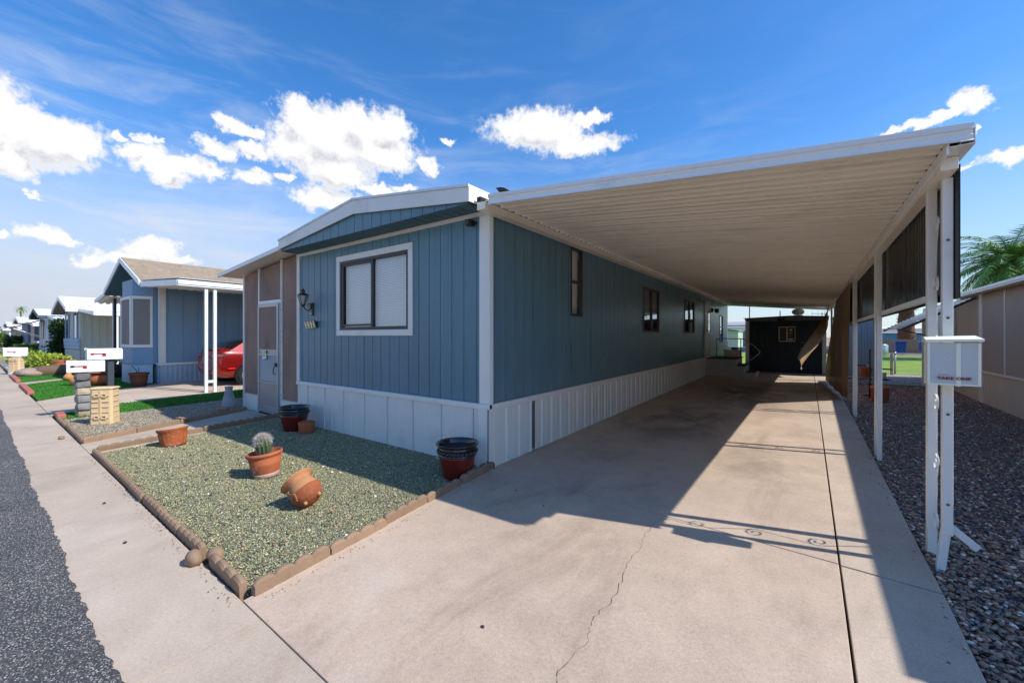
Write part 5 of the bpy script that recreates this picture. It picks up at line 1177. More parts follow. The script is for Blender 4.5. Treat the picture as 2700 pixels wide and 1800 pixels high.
def palm(name, loc, h, tr, cr, nf, label, seed=1, boots=True, droop=1.0, group=None, fan=False):
    rs = random.Random(seed); t_ = thing(name, loc, label, 'palm tree', group); c = Vector(loc); top = c+Vector((rs.uniform(-.2, .2), 0, h))
    b = B(); N = 14; pr = []
    for i in range(N+1): pr.append((tr*(1.25-.35*i/N+(.12 if i > N-3 else 0))*(1+.06*math.sin(i*2.3)), h*i/N))
    b.lathe(pr+[(.001, h+.05)], c, 18); b.make('trunk', m_trunk if boots else m_trunk2, t_, smooth=True)
    if boots:
        b = B()
        for i in range(int(h*46)):
            z = h*(.03+.97*rs.random()); a = rs.uniform(0, 6.28); r_ = tr*(1.25-.35*z/h)
            if z < h*.28 and rs.random() < .65: continue
            d = Vector((math.cos(a), math.sin(a), 0)); s_ = Vector((-d.y, d.x, 0)); p = c+Vector((0, 0, z))+d*r_*.93
            L = rs.uniform(.10, .20)*tr/.4; w = .08*tr/.4
            b.add([p-s_*w, p+s_*w, p+d*L*.9+Vector((0, 0, L*.8))+s_*w*.3, p+d*L*.9+Vector((0, 0, L*.8))-s_*w*.3, p+d*.05+Vector((0, 0, -.03))], [(0, 1, 2, 3), (4, 1, 2), (4, 3, 0), (4, 2, 3)])
        b.make('leaf_bases', m_trunk, t_)
    b = B()
    for i in range(nf):
        a = 2.399*i; e0 = R(78)-R(110)*(i/nf)**.8; L = cr*rs.uniform(.85, 1.12); d = Vector((math.cos(a), math.sin(a), 0)); p = top.copy(); e = e0; pts = [p.copy()]; ns = 12
        for k in range(ns):
            e -= R(7.5)*droop*(.5+k/ns); p = p+(d*math.cos(e)+Vector((0, 0, math.sin(e))))*L/ns; pts.append(p.copy())
        b.tube(pts, [.02*(1-k/ns*.8)*cr/2.5 for k in range(ns+1)], 4, caps=False)
        nl = 34
        for k in range(3, nl):
            f_ = k/nl*ns; j = min(int(f_), ns-1); q = pts[j].lerp(pts[j+1], f_-j); tg = (pts[j+1]-pts[j]).normalized(); sd_ = tg.cross(Vector((0, 0, 1)))
            if sd_.length < .05: sd_ = Vector((-d.y, d.x, 0))
            sd_.normalize(); upv = sd_.cross(tg)
            ll = cr*.23*math.sin(math.pi*min(1, .15+.85*k/nl))**.6*rs.uniform(.8, 1.15)
            for s_ in (-1, 1):
                dd = (sd_*s_*.8+tg*.65+upv*rs.uniform(-.1, .3)+Vector((0, 0, -.25))).normalized(); w = tg*.026*cr/2.2
                b.add([q-w, q+w, q+dd*ll+Vector((0, 0, -.12*ll))], [(0, 1, 2)])
    b.make('fronds', m_frond, t_)
    return t_
palm('date_palm', (6.6, 46.7, .2), 6.2, .46, 3.0, 38, 'shaggy palm trunk standing beyond the lawn between the blue bins', 3)
palm('date_palm', (8.75, 33.6, .2), 5.25, .42, 3.15, 84, 'full green palm crown rising behind the beige building on the right', 5)

# ================================================================== NEIGHBOUR ON THE RIGHT
m_beige = M("beige metal wall", '#cfc6b4', .6, .05, .8, 40, .03, .15, 20, stretch=(1, 1, .4), grime=hexc('#8f8068'), gs=1, gamt=.3)
m_bscr = M_screen("taupe woven screen", '#aea294', tr=.0, wav=.08)
nb = thing('beige_building', (3.3, 9, .1), 'beige metal building with taupe screened bays along the river rock', 'building')
NX = 3.06
b = B(); prof_wall(b, lambda a, d, z: (NX-d, a, z), ribs(3.4, 13.25, .21, .008, .42, .06), 0, .72); b.make('lower_wall', m_beige, nb)
b = B(); b.box(NX-.03, NX+.0, 3.4, 13.2, .722, .765); b.make('sill_rail', m_post, nb)
b = B(); b.box(NX-.012, NX+.0, 3.4, 13.1, .766, 2.40); b.make('screen_panel', m_bscr, nb)
for y in (4.4, 5.9, 7.4, 8.9, 10.35, 11.85): b = B(); b.box(NX-.026, NX-.0125, y-.02, y+.02, .766, 2.40); b.make('mullion', m_post, nb)
b = B(); b.box(NX-.03, NX+.02, 13.10, 13.28, .0, 2.42); b.make('corner_post', m_post, nb, bevel=.004)
b = B(); b.box(NX+.0, NX+.02, 13.29, 15.1, 0, 2.42); b.box(NX+.05, NX+.07, 15.2, 19, 0, 2.4); b.make('rear_wall', m_beige, nb)
b = B(); b.box(NX-.02, NX+.0, 15.1, 15.18, .1, 2.4); b.make('rear_post', m_beige, nb)
b = B(); b.box(NX+.021, 7.5, 3.4, 19, .05, 2.42); b.make('core_wall', m_beige, nb)
b = B(); b.box(2.79, 2.83, 3.15, 14.9, 2.40, 2.455); b.box(2.775, 2.79, 3.15, 14.9, 2.43, 2.485); b.box(2.83, 7.6, 3.15, 14.9, 2.43, 2.47); b.make('gutter_roof', m_fascia, nb, bevel=.006)
b = B(); b.box(NX+.07, NX+.08, 15.9, 16.8, 1.2, 2.2); b.make('window', m_glassd, nb)
aw = thing('slatted_awning', (2.4, 14.6, 2), 'white louvred awning at the rear of the beige building', 'awning')
b = B(); N = 15
for k in range(N):
    x0 = 1.8+1.22*k/N; z0 = 1.71+.69*k/N; x1 = x0+.072; b.box(x0, x1, 13.4, 16.2, z0, z0+.012); b.box(x0, x0+.006, 13.4, 16.2, z0-.02, z0)
b.make('louvres', m_post, aw)
b = B(); b.bar((1.8, 13.38, 1.66), (3.02, 13.38, 2.36), .03, .05); b.bar((1.8, 16.22, 1.66), (3.02, 16.22, 2.36), .03, .05); b.make('side_frame', m_darkframe, aw)
b = B(); b.bar((1.9, 14.8, 1.7), (3.04, 14.8, 1.35), .025); b.make('brace', m_darkframe, aw)
b = B(); b.box(2.60, 2.67, 16.1, 16.17, .12, 2.1); single(b, 'awning_post', m_post, 'grey post under the louvred awning beside the pink gravel', 'post', loc=(2.63, 16.1, .12))
# ================================================================== NEIGHBOURING HOMES ALONG THE STREET
m_lblue = M("light blue siding", '#7f9db5', .55, .05, 1, 60, .03, .3, 60, stretch=(4, 4, .5))
m_lskirt = M("pale blue ribbed skirting", '#a9bccb', .5, .05, 1, 40, .02, .1, 20)
m_shing = M("tan asphalt shingles", '#97856f', .9, .14, 3, 9, .22, .8, 14, bd=.02)
n2 = thing('blue_cottage', (-18.7, 4, 0), 'light blue mobile home with brown shingle gable roof and bay window', 'mobile home')
x0, x1, fy = -20.9, -16.7, 3.98
def roofz(x): return 3.15+(4.06-3.15)*(1-abs(x+18.7)/2.3)
b = B(); prof_wall(b, lambda a, d, z: (a, fy-d, z), grooves(x0, x1, .4, .02, .01), .62, lambda a: min(roofz(a)-.04, 4)); b.make('front_wall', m_lblue, n2)
b = B(); prof_wall(b, lambda a, d, z: (x1+d, a, z), grooves(fy, 22, .4, .02, .01), .62, 3.08); b.make('side_wall', m_lblue, n2)
b = B(); b.box(x0, x0+.02, fy+.02, 22, 0, 3.05); b.box(x0, x1-.02, 21.9, 22, 0, 3.05); b.make('rear_wall', m_lblue, n2)
b = B(); prof_wall(b, lambda a, d, z: (x1+.01+d, a, z), ribs(fy, 22, .13, .02), 0, .60); b.make('side_skirting', m_lskirt, n2)
b = B(); prof_wall(b, lambda a, d, z: (a, fy-.01-d, z), ribs(x0, x1, .13, .02), 0, .60); b.make('front_skirting', m_lskirt, n2)
b = B(); b.box(x1-.10, x1+.025, fy-.025, fy-.003, .66, 3.08); b.box(x1+.003, x1+.025, fy, fy+.14, .66, 3.08); b.make('corner_trim', m_white, n2)
b = B(); b.box(x1+.003, x1+.035, fy, 22, .585, .655); b.box(x0, x1+.035, fy-.04, fy-.003, .585, .655); b.make('skirting_cap', m_white, n2)
# bay window
bp = [(-19.0, fy), (-18.45, 3.42), (-17.2, 3.42), (-16.92, 3.86)]
b = B()
for (xa, ya), (xb, yb) in zip(bp, bp[1:]):
    b.quad((xa, ya, .62), (xb, yb, .62), (xb, yb, 3.3), (xa, ya, 3.3))
b.quad((-16.92, 3.86, .62), (-16.92, fy, .62), (-16.92, fy, 3.3), (-16.92, 3.86, 3.3)); b.poly([(x, y, 3.3) for x, y in bp])
bay_ = b.make('bay', m_lblue, n2)
b = B()
for (xa, ya), (xb, yb) in zip(bp, bp[1:]): b.quad((xa, ya-.01, 0), (xb, yb-.01, 0), (xb, yb-.01, .61), (xa, ya-.01, .61))
b.make('bay_skirting', m_lskirt, n2)
m_grs = M_screen("grey sun screen", '#8a817c', tr=0, wav=.05)
def faceq(b, p, q, z0, z1, off):
    p = Vector((*p, 0)); q = Vector((*q, 0)); nn = (q-p).cross(Vector((0, 0, 1))).normalized()*off
    return [(p.x+nn.x, p.y+nn.y, z0), (q.x+nn.x, q.y+nn.y, z0), (q.x+nn.x, q.y+nn.y, z1), (p.x+nn.x, p.y+nn.y, z1)]
for p, q in ((bp[1], bp[2]), (bp[2], bp[3])):
    b = B(); P0 = Vector(p).lerp(Vector(q), .05); P1 = Vector(p).lerp(Vector(q), .93); b.add(faceq(b, P0, P1, 1.24, 2.68, .02), [(0, 1, 2, 3)]); w_ = b.make('bay_window', m_grs, n2)
    b = B()
    for z in (1.20, 2.73): b.bar((*faceq(b, p, q, 0, 1, .03)[0][:2], z), (*faceq(b, p, q, 0, 1, .03)[1][:2], z), .03, .09)
    for k in (.03, .97):
        c_ = Vector(p).lerp(Vector(q), k); b.bar((*c_-Vector((0, .03)), 1.16), (*c_-Vector((0, .03)), 2.77), .055)
    b.make('window_frame', m_white, w_)
b = B(); oy = 3.42; dx_ = 2.3
for s_ in (-1, 1):
    xe = -18.7+s_*2.32; b.prism([(-18.7, oy, 4.10), (xe, oy, 3.17), (xe, oy, 3.23), (-18.7, oy, 4.16)], (0, 18.6, 0))
b.make('roof', m_shing, n2)
b = B()
for s_ in (-1, 1):
    xe = -18.7+s_*2.34; b.prism([(-18.7, oy-.03, 3.98), (xe, oy-.03, 3.05), (xe, oy-.03, 3.22), (-18.7, oy-.03, 4.15)], (0, .028, 0))
b.make('gable_fascia', m_fascia, n2)
b = B(); b.box(-16.37, -16.34, oy-.03, 22, 3.04, 3.19); b.box(-21.06, -21.03, oy, 22, 3.04, 3.19); b.make('eave_fascia', m_fascia, n2)
b = B(); b.prism([(-21.04, oy, 3.02), (-18.7, oy, 3.94), (-16.38, oy, 3.02), (-16.38, oy, 3.04), (-18.7, oy, 3.97), (-21.04, oy, 3.04)], (0, fy-oy, 0)); b.make('soffit', m_bluedk, n2)
b = B(); prof_wall(b, lambda a, d, z: (z, a, 3.05+(z+21)*.11+d), ribs(oy+.05, 12, .2, .05), -22.85, -21.06); b.make('side_awning', m_pan, n2)
b = B(); b.prism([(-22.87, oy, 2.83), (-21.06, oy, 3.02), (-21.06, oy, 3.14), (-22.87, oy, 2.95)], (0, .03, 0)); b.make('awning_fascia', m_fascia, n2)
b = B(); b.box(-21.45, -21.37, oy+.3, oy+.38, 0, 2.95); b.make('awning_post', m_darkframe, n2); b = B(); b.box(-21.9, -21.84, oy+.35, oy+.41, 0, 2.95); b.make('awning_post', m_post, n2)
# its carport
c2 = thing('neighbour_carport', (-13, 5, 0), 'white carport with paired posts beside the light blue home', 'carport')
b = B(); b.prism([(-16.33, 3.42, 3.0), (-12.97, 3.42, 2.80), (-12.97, 3.42, 2.95), (-16.33, 3.42, 3.17)], (0, .04, 0)); b.make('front_fascia', m_fascia, c2, bevel=.005)
b = B(); b.box(-12.985, -12.94, 3.44, 16, 2.80, 2.95); b.box(-12.935, -12.92, 3.44, 16, 2.84, 2.95); b.make('side_fascia', m_fascia, c2)
b = B(); prof_wall(b, lambda a, d, z: (z, a, 3.04+(z+16.33)*(-.055)+d), ribs(3.47, 16, .25, .04), -16.33, -12.99); b.make('roof_panel', m_pan, c2)
b = B(); b.add([(-16.45, 3.46, 3.22), (-12.94, 3.46, 3.0), (-12.94, 16, 3.0), (-16.45, 16, 3.22)], [(0, 1, 2, 3)]); b.make('leak_sheet', m_roof, c2, solid=.01)  # unseen flat sheet added above the ribs to stop sun leaking through
for y in (4.06, 4.26, 9.0, 9.2, 14, 14.2):
    b = B(); b.box(-13.06, -12.99, y-.035, y+.035, 0, 2.80); b.make('post', m_post, c2)
    if y in (4.06, 9.0, 14): b = B(); b.box(-13.05, -13.0, y+.036, y+.164, .26, .33); b.make('post_tie', m_post, c2)
b = B(); b.bar((-16.33, 4.2, 2.0), (-16.2, 4.2, 2.0), .03)
# ---------------- red car
car = thing('red_sedan', (-14.85, 6.6, 0), 'metallic red sedan parked nose-in under the neighbour carport', 'car')
m_red = M("metallic red paint", '#860e0c', .28, .04, 1, 90, .02, 0, metal=.35, coat=1.0); m_tyre = M("tyre rubber", '#18181a', .85, .1)
cx, w = -14.82, .84; cy = 4.60
def ring(y, hw, zb, zs, zd, dw, cr=.03):
    h = [(0, zb), (hw*.80, zb), (hw*.95, zb+.07), (hw, zb+.25), (hw*1.01, (zb+zs)/2+.08), (hw*.985, zs), (dw+.05, zs+(zd-zs)*.75), (dw*.86, zd), (dw*.5, zd+cr*.8), (0, zd+cr)]
    pts = [(cx+a, y, z) for a, z in h]+[(cx-a, y, z) for a, z in h[::-1][1:-1]]
    return pts
SEC = [(0, .60, .46, .76, .90, .5), (.04, .74, .34, .86, 1.02, .60), (.10, .80, .28, .93, 1.10, .66), (.22, .825, .24, .97, 1.14, .70), (.40, .845, .22, .985, 1.15, .72), (.70, .86, .22, .98, 1.13, .73), (1.1, .87, .22, .96, 1.08, .75), (1.6, .88, .20, .93, 1.02, .78), (2.4, .88, .20, .92, .98, .8), (3.2, .875, .2, .90, .95, .76), (3.9, .84, .22, .82, .88, .7), (4.3, .78, .26, .70, .78, .6), (4.45, .6, .34, .6, .66, .45)]
b = B(); V = []; 
for s_ in SEC: V += ring(cy+s_[0], *s_[1:])
n = len(ring(0, 1, 0, 1, 1, 1)); F = [(i*n+k, i*n+(k+1) % n, (i+1)*n+(k+1) % n, (i+1)*n+k) for i in range(len(SEC)-1) for k in range(n)]+[tuple(range(n)), tuple((len(SEC)-1)*n+k for k in range(n))[::-1]]
b.add(V, F); bo = b.make('body', m_red, car, smooth=True); md = bo.modifiers.new('s', 'SUBSURF'); md.levels = 2; md.render_levels = 2
GS = [(.30, .60, 1.08, 1.13), (.55, .60, 1.06, 1.30), (.95, .60, 1.02, 1.41), (1.5, .58, 1.0, 1.43), (2.1, .58, .98, 1.46), (2.6, .58, .96, 1.42), (3.1, .60, .94, 1.18), (3.45, .60, .92, .95)]
b = B(); V = []
for y, hw, z0, z1 in GS: V += [(cx+hw+.16, cy+y, z0-.06), (cx+hw+.02, cy+y, z1-.05), (cx+hw-.12, cy+y, z1), (cx-hw+.12, cy+y, z1), (cx-hw-.02, cy+y, z1-.05), (cx-hw-.16, cy+y, z0-.06)]
n = 6; F = [(i*n+k, i*n+k+1, (i+1)*n+k+1, (i+1)*n+k) for i in range(len(GS)-1) for k in range(5)]+[tuple(range(6)), tuple((len(GS)-1)*6+k for k in range(6))[::-1]]
b.add(V, F); b.make('windows', M("tinted glass", '#0c1013', .08, 0, bump=0, coat=.5), car, smooth=True)
b = B(); b.grid(5, 7, lambda u, v: (cx+(-.5+u)*.98, cy+1.2+v*1.3, 1.37+.10*math.sin(v*math.pi)**.7+.01*math.sin(u*math.pi)+.002)); b.make('roof', m_red, car, smooth=True, solid=.01)
for s_ in (1, -1):
    b = B(); q = [(cx+s_*(.625+.16), cy+.34, 1.05), (cx+s_*.64, cy+.85, 1.36), (cx+s_*.62, cy+1.5, 1.41), (cx+s_*.64, cy+1.75, 1.40), (cx+s_*.77, cy+1.45, 1.0)]
    b.poly([(x+s_*.012, y, z) for x, y, z in q]); b.make('rear_pillar', m_red, car, solid=.015)
    b = B(); b.ball((cx+s_*.735, cy+.16, .945), (.13, .17, .075), 16, 8, Matrix.Rotation(R(-8*s_), 3, 'Z')); tl = b.make('tail_light', M_glass("clear tail lamp lens" if s_ > 0 else "clear tail lamp lens b", (.7, .7, .75), tr=.15), car, smooth=True)
    b = B(); b.ball((cx+s_*.74, cy+.13, .945), (.10, .13, .05), 12, 6); b.make('reflector', M("chrome reflector", '#c9ccd0', .1, 0, bump=0, metal=1), tl, smooth=True)
    b = B(); b.ball((cx+s_*.745, cy+.10, .95), (.115, .12, .03), 10, 6); b.make('red_lamp', M("red lamp", '#c01515', .3, 0, bump=0), tl, smooth=True)
    b = B(); b.box(cx+s_*.868, cx+s_*.884, cy+.30, cy+.48, .53, .56); b.make('side_marker', M("red marker", '#ff2a18', .3, 0, bump=0), car)
    for yy, nm in ((cy+.86, 'wheel'), (cy+3.5, 'wheel')):
        b = B(); b.lathe([(.12, -.02), (.375, -.02), (.375, .012), (.12, .012)], (cx+s_*.865, yy, .335), 30, Matrix.Rotation(R(90), 3, 'Y')); b.make('wheel_arch', m_black, car)
        b = B(); b.lathe([(.20, -.10), (.28, -.11), (.315, -.08), (.32, 0), (.315, .08), (.28, .11), (.20, .10)], (cx+s_*.80, yy, .32), 32, Matrix.Rotation(R(90), 3, 'Y')); wh = b.make('wheel', m_tyre, car, smooth=True)
        b = B(); xo = cx+s_*.895; b.lathe([(.16, 0), (.205, -.01*s_), (.21, .015*s_), (.19, .02*s_)], (xo, yy, .32), 28, Matrix.Rotation(R(90), 3, 'Y'))
        for k in range(5):
            a = 2*math.pi*k/5+.3; b.obox((xo+.005*s_, yy+.10*math.cos(a), .32+.10*math.sin(a)), (.008, 0, 0), (0, .10*math.cos(a), .10*math.sin(a)), (0, -.028*math.sin(a), .028*math.cos(a)))
        b.lathe([(.001, -.01), (.045, -.01), (.045, .012), (.001, .012)], (xo, yy, .32), 14, Matrix.Rotation(R(90), 3, 'Y')); b.make('rim', M("alloy rim", '#b9bcc0', .3, 0, bump=0, metal=.8) if 'alloy rim' not in bpy.data.materials else bpy.data.materials['alloy rim'], wh)
b = B(); b.grid(9, 3, lambda u, v: (cx+(u-.5)*1.25, cy+.07+.09*v-.05*math.sin(u*3.14), 1.125+.035*v)); b.make('spoiler', m_red, car, smooth=True, solid=.012)
b = B(); b.box(cx-.72, cx+.72, cy+.03, cy+.12, .52, .55); b.make('bumper_crease', m_red, car)

# ---------------- mailboxes
m_mail = M("white enamel mailbox", '#e8eaee', .3, .02, 3, 40, .01, .05, 20)
m_flag = M("red mailbox flag", '#b3202a', .5, .05)
def mailbox(loc, label, flagmat, L=.48, hw=.085, h=.21, rz=0, dark_hinge=False):
    t_ = thing('mailbox', loc, label, 'mailbox', 'white curbside mailboxes'); c = Vector(loc); rt = Matrix.Rotation(rz, 3, 'Z')
    P_ = lambda x, y, z: c+rt @ Vector((x, y, z))
    arc = [(hw, 0), (hw, h-hw)]+[(hw*math.cos(a), h-hw+hw*math.sin(a)) for a in [k*math.pi/12 for k in range(1, 12)]]+[(-hw, h-hw), (-hw, 0)]
    b = B(); n = len(arc); V = [P_(x, y, z) for y in (-L/2+.02, L/2) for x, z in arc]
    b.add(V, [(i, (i+1) % n, n+(i+1) % n, n+i) for i in range(n)]+[tuple(range(n, 2*n))]); b.make('body', m_mail, t_, bevel=.002)
    b = B(); V = [P_(x*1.04, y, z*1.02) for y in (-L/2-.004, -L/2+.035) for x, z in arc]; b.add(V, [(i, (i+1) % n, n+(i+1) % n, n+i) for i in range(n)]+[tuple(range(n))[::-1]]); d = b.make('door', m_mail, t_, bevel=.002)
    b = B(); b.tube([P_(0, -L/2, h+.0), P_(0, -L/2-.02, h+.015), P_(0, -L/2-.025, h-.03)], .008, 6); b.make('door_latch', m_black if dark_hinge else m_mail, d)
    b = B(); z = h*.52; b.box(0, 0, 0, 0, 0, 0) if False else None
    b.obox(P_(hw+.006, -.10, z), rt @ Vector((.002, 0, 0)), rt @ Vector((0, .10, 0)), Vector((0, 0, .008))); b.obox(P_(hw+.006, -.02, z-.018), rt @ Vector((.002, 0, 0)), rt @ Vector((0, .026, 0)), Vector((0, 0, .026)))
    b.make('flag', flagmat, t_)
    b = B(); b.obox(P_(hw+.005, -.18, z), rt @ Vector((.004, 0, 0)), rt @ Vector((0, .024, 0)), Vector((0, 0, .017))); b.make('flag_hinge', m_black if dark_hinge else flagmat, t_)
    return t_
mailbox((-11.08, 1.80, 1.058), 'white mailbox with red flag on the dark post', m_flag, L=.49, hw=.085, h=.213)
mailbox((-11.06, 1.545, .835), 'white mailbox with faded red flag resting on the stone block pillar', m_flag, L=.50, hw=.09, h=.215, rz=R(-5), dark_hinge=True)
b = B(); b.box(-11.14, -11.04, 1.84, 1.93, -.02, 1.056); single(b, 'mailbox_post', M("charcoal painted post", '#39434b', .7, .05), 'square charcoal post holding up the higher mailbox', 'post', loc=(-11.09, 1.88, 0), bevel=.006)
pil = thing('stone_pillar', (-11.15, 1.53, 0), 'leaning pillar of stacked grey and tan concrete blocks under the lower mailbox', 'pillar')
cols = ['#a8947a', '#8b8a88', '#8d8c88', '#b5a78e', '#7d7c7a', '#6c6a68']
z = -.01
for k, hx in enumerate(cols):
    h = .135 if k else .12; rs = random.Random(k+20); mt = M("block "+str(k), hx, .9, .2, 5, 50, .12, 1, 50, grime=hexc('#4c4844'), gs=6, gamt=.5, bd=.008)
    b = B(); ox = (-.02+.035*math.sin(k*1.3))-.006*k*0; cxp = -11.15+.012*k+ox*.6; N = 18
    off = [rs.uniform(0, 6) for _ in range(3)]
    b.lathe([(.105, 0), (.118, .02), (.121, h*.5), (.116, h-.02), (.10, h-.004)], (cxp, 1.53-.006*k, z), N, Matrix.Diagonal((1.0, .9, 1)).to_3x3(), fn=lambda a, zz, j: (1/max(abs(math.cos(a)), abs(math.sin(a))))**.75*(1+.05*math.sin(3*a+off[0]+j)+.03*math.sin(7*a+off[1]-j)))
    b.make('stone_block', mt, pil, smooth=False); z += h+.006
# moulded tan box
m_tan = M("moulded tan plastic", '#d8bd92', .5, .03, 3, 40, .02, .1, 30)
def tanbox(loc, label, s=1.0, rz=R(55)):
    t_ = thing('moulded_plastic_housing', loc, label, 'plastic box', 'tan ribbed plastic housings by the mailboxes'); c = Vector(loc); rt = Matrix.Rotation(rz, 3, 'Z')
    P_ = lambda x, y, z: c+rt @ Vector((x*s, y*s, z*s))
    def OB(b, x0, x1, y0, y1, z0, z1): b.obox(P_((x0+x1)/2, (y0+y1)/2, (z0+z1)/2), rt @ Vector(((x1-x0)/2*s, 0, 0)), rt @ Vector((0, (y1-y0)/2*s, 0)), Vector((0, 0, (z1-z0)/2*s)))
    hw, hd, H = .155, .11, .60
    b = B(); b.add([P_(x*k, y*k, z) for z, k in ((0, 1.05), (H, .97)) for x, y in ((-hw, -hd+.03), (-hw+.03, -hd), (hw-.03, -hd), (hw, -hd+.03), (hw, hd), (-hw, hd))], [(i, (i+1) % 6, 6+(i+1) % 6, 6+i) for i in range(6)]+[tuple(range(6, 12))]); b.make('housing', m_tan, t_, bevel=.004)
    b = B(); b.add([P_(x*k, y*k, z) for z, k in ((H, 1.08), (H+.018, 1.08), (H+.03, .95)) for x, y in ((-hw, -hd+.03), (-hw+.03, -hd), (hw-.03, -hd), (hw, -hd+.03), (hw, hd), (-hw, hd))], [(r_*6+i, r_*6+(i+1) % 6, r_*6+6+(i+1) % 6, r_*6+6+i) for r_ in (0, 1) for i in range(6)]+[tuple(range(12, 18)), tuple(range(6))[::-1]]); b.make('lid', m_tan, t_, bevel=.004)
    b = B()
    for z in (.10, .20, .29, .38, .48):
        for xa, xb in ((-.115, -.025), (.025, .115)): OB(b, xa, xb, -hd-.016, -hd+.002, z, z+.012)
        OB(b, -hw-.014, -hw+.004, -hd+.04, hd-.02, z, z+.012); OB(b, hw-.006, hw+.012, -hd+.04, hd-.02, z, z+.012)
    OB(b, -.012, .012, -hd-.014, -hd+.001, .02, .58)
    b.make('ribs', m_tan, t_, bevel=.002)
    for z in (.085, .46):
        b = B()
        for x in (-.05, .05):
            OB(b, x-.034, x+.034, -hd-.026, -hd-.004, z+.05, z+.062); OB(b, x-.034, x+.034, -hd-.026, -hd-.004, z, z+.012); OB(b, x-.034, x-.022, -hd-.026, -hd-.004, z+.012, z+.05); OB(b, x+.022, x+.034, -hd-.026, -hd-.004, z+.012, z+.05)
        OB(b, -.022, .022, -hd-.024, -hd-.005, z+.02, z+.045); b.make('buckle', m_tan, t_, bevel=.002)
        b = B(); OB(b, -.068, -.034, -hd-.006, -hd-.002, z+.015, z+.05); OB(b, .034, .066, -hd-.006, -hd-.002, z+.015, z+.05); b.make('slot', m_dark, t_)
    return t_
tanbox((-9.98, 1.62, -.01), 'tan ribbed plastic housing on the gravel in front of the charcoal post')
tanbox((-25.6, 1.62, -.01), 'far tan ribbed housing under the distant mailbox at the left edge', 1.15)
mailbox((-25.6, 1.62, .72), 'distant white mailbox on a tan housing at the far left', m_flag, L=.62, hw=.13, h=.34, rz=R(-10))
# neighbour yard clutter
def potl(name, loc, pr, mat, label, cat='plant pot', n=28, mt=None, **k): b = B(); b.lathe(pr, loc, n, mt); return single(b, name, mat, label, cat, loc=tuple(loc), smooth=True, **k)
bpot = thing('brown_planter', (-16.25, 3.38, 0), 'square-rimmed brown clay planter with dry stems by the blue skirting', 'plant pot'); c = Vector((-16.25, 3.38, 0))
b = B(); b.lathe([(.001, 0), (.17, 0), (.20, .20), (.215, .36), (.24, .37), (.24, .42), (.20, .42), (.19, .33), (.001, .33)], c, 28); m_brown = M("dark brown clay", '#6a3f2c', .7, .1); b.make('pot', m_brown, bpot, smooth=True)
b = B(); b.tube([c+Vector((.0, 0, .33)), c+Vector((-.08, -.05, .5)), c+Vector((-.22, -.12, .62))], .012, 5); b.tube([c+Vector((.05, 0, .33)), c+Vector((.03, -.02, .58))], .01, 5); b.make('dry_stems', m_darkframe, bpot)
for i, (dz, pr, mt_, nm, lb) in enumerate(((0, [(.001, 0), (.16, 0), (.27, .10), (.30, .22), (.24, .32), (.18, .36), (.001, .36)], m_terra, 'clay_urn', 'wide squat terracotta urn at the bottom of the stack on the turf'), (.365, [(.001, 0), (.30, .03), (.32, .06), (.28, .07), (.001, .05)], M("pinkish clay", '#b9735f', .8, .06), 'clay_saucer', 'wide pinkish saucer between the two stacked urns on the turf'), (.44, [(.001, 0), (.18, .0), (.21, .10), (.19, .2), (.001, .22)], m_brown, 'clay_urn', 'smaller brown urn on top of the stacked saucer'))):
    potl(nm, (-17.55, 2.78, dz), pr, mt_, lb, 'urn')
qv = Vector((0, 0, 1)).rotation_difference(Vector((-.5, -.55, .35)).normalized()).to_matrix()
b = B(); b.lathe([(.001, -.22), (.12, -.20), (.18, -.08), (.17, .05), (.10, .16), (.09, .22), (.14, .30), (.12, .30), (.07, .2), (.001, -.1)], (-18.1, 2.35, .15), 28, qv); single(b, 'clay_urn', M("orange clay", '#c98a52', .75, .12), 'orange urn lying on its side on the turf behind the pillar', 'urn', loc=(-18.1, 2.35, 0), smooth=True)
potl('dark_basket', (-20.6, 3.62, 0), [(.001, 0), (.30, 0), (.42, .2), (.38, .42), (.20, .48), (.001, .48)], M("dark basket", '#33251f', .9, .15), 'dark round basket on the turf left of the bay window', 'basket')
shrub('fern', (-21.3, 3.4, .25), (.35, .35, .35), 260, .16, m_frond, 'small green fern above the dark basket', 'plant', seed=31)
potl('clay_pot', (-30.8, 3.5, 0), [(.001, 0), (.2, 0), (.36, .38), (.40, .40), (.38, .44), (.001, .40)], m_terra, 'terracotta pot standing before the grey-green home', mt=None)
potl('clay_pot', (-27.0, 3.05, .0), [(.001, 0), (.3, 0), (.34, .12), (.24, .22), (.34, .40), (.36, .46), (.001, .42)], m_terra, 'tiered terracotta planter at the edge of the white rock bed')
m_rk1 = M("pinkish boulder", '#a08c80', .9, .25, 3, 20, .1, 1, 20, bd=.03); m_rk2 = M("brown boulder", '#6f5a45', .9, .25, 3, 20, .1, 1, 20, bd=.03)
rock('boulder', (-24.0, 1.85, -.08), (.45, .42, .22), 21, m_rk1, 'pinkish rounded boulder at the turf edge by the sidewalk', 'boulder')
rock('boulder', (-23.9, 2.55, -.08), (.40, .75, .27), 22, m_rk2, 'long brown boulder edging the turf behind the mailboxes', 'boulder')
rock('boulder', (-24.0, 3.5, -.05), (.35, .4, .2), 23, m_rk2, 'smaller brown boulder nearest the terracotta planter', 'boulder')
m_redb = M("salmon painted blocks", '#b5695a', .8, .08)
def kerb(p0, p1, mat, lb, w=.12, h=.09): b = B(); b.bar((*p0, h/2-.01), (*p1, h/2-.01), w, h); o = single(b, 'kerb_block', mat, lb, 'kerb', loc=(*p0, 0), bevel=.015); return o
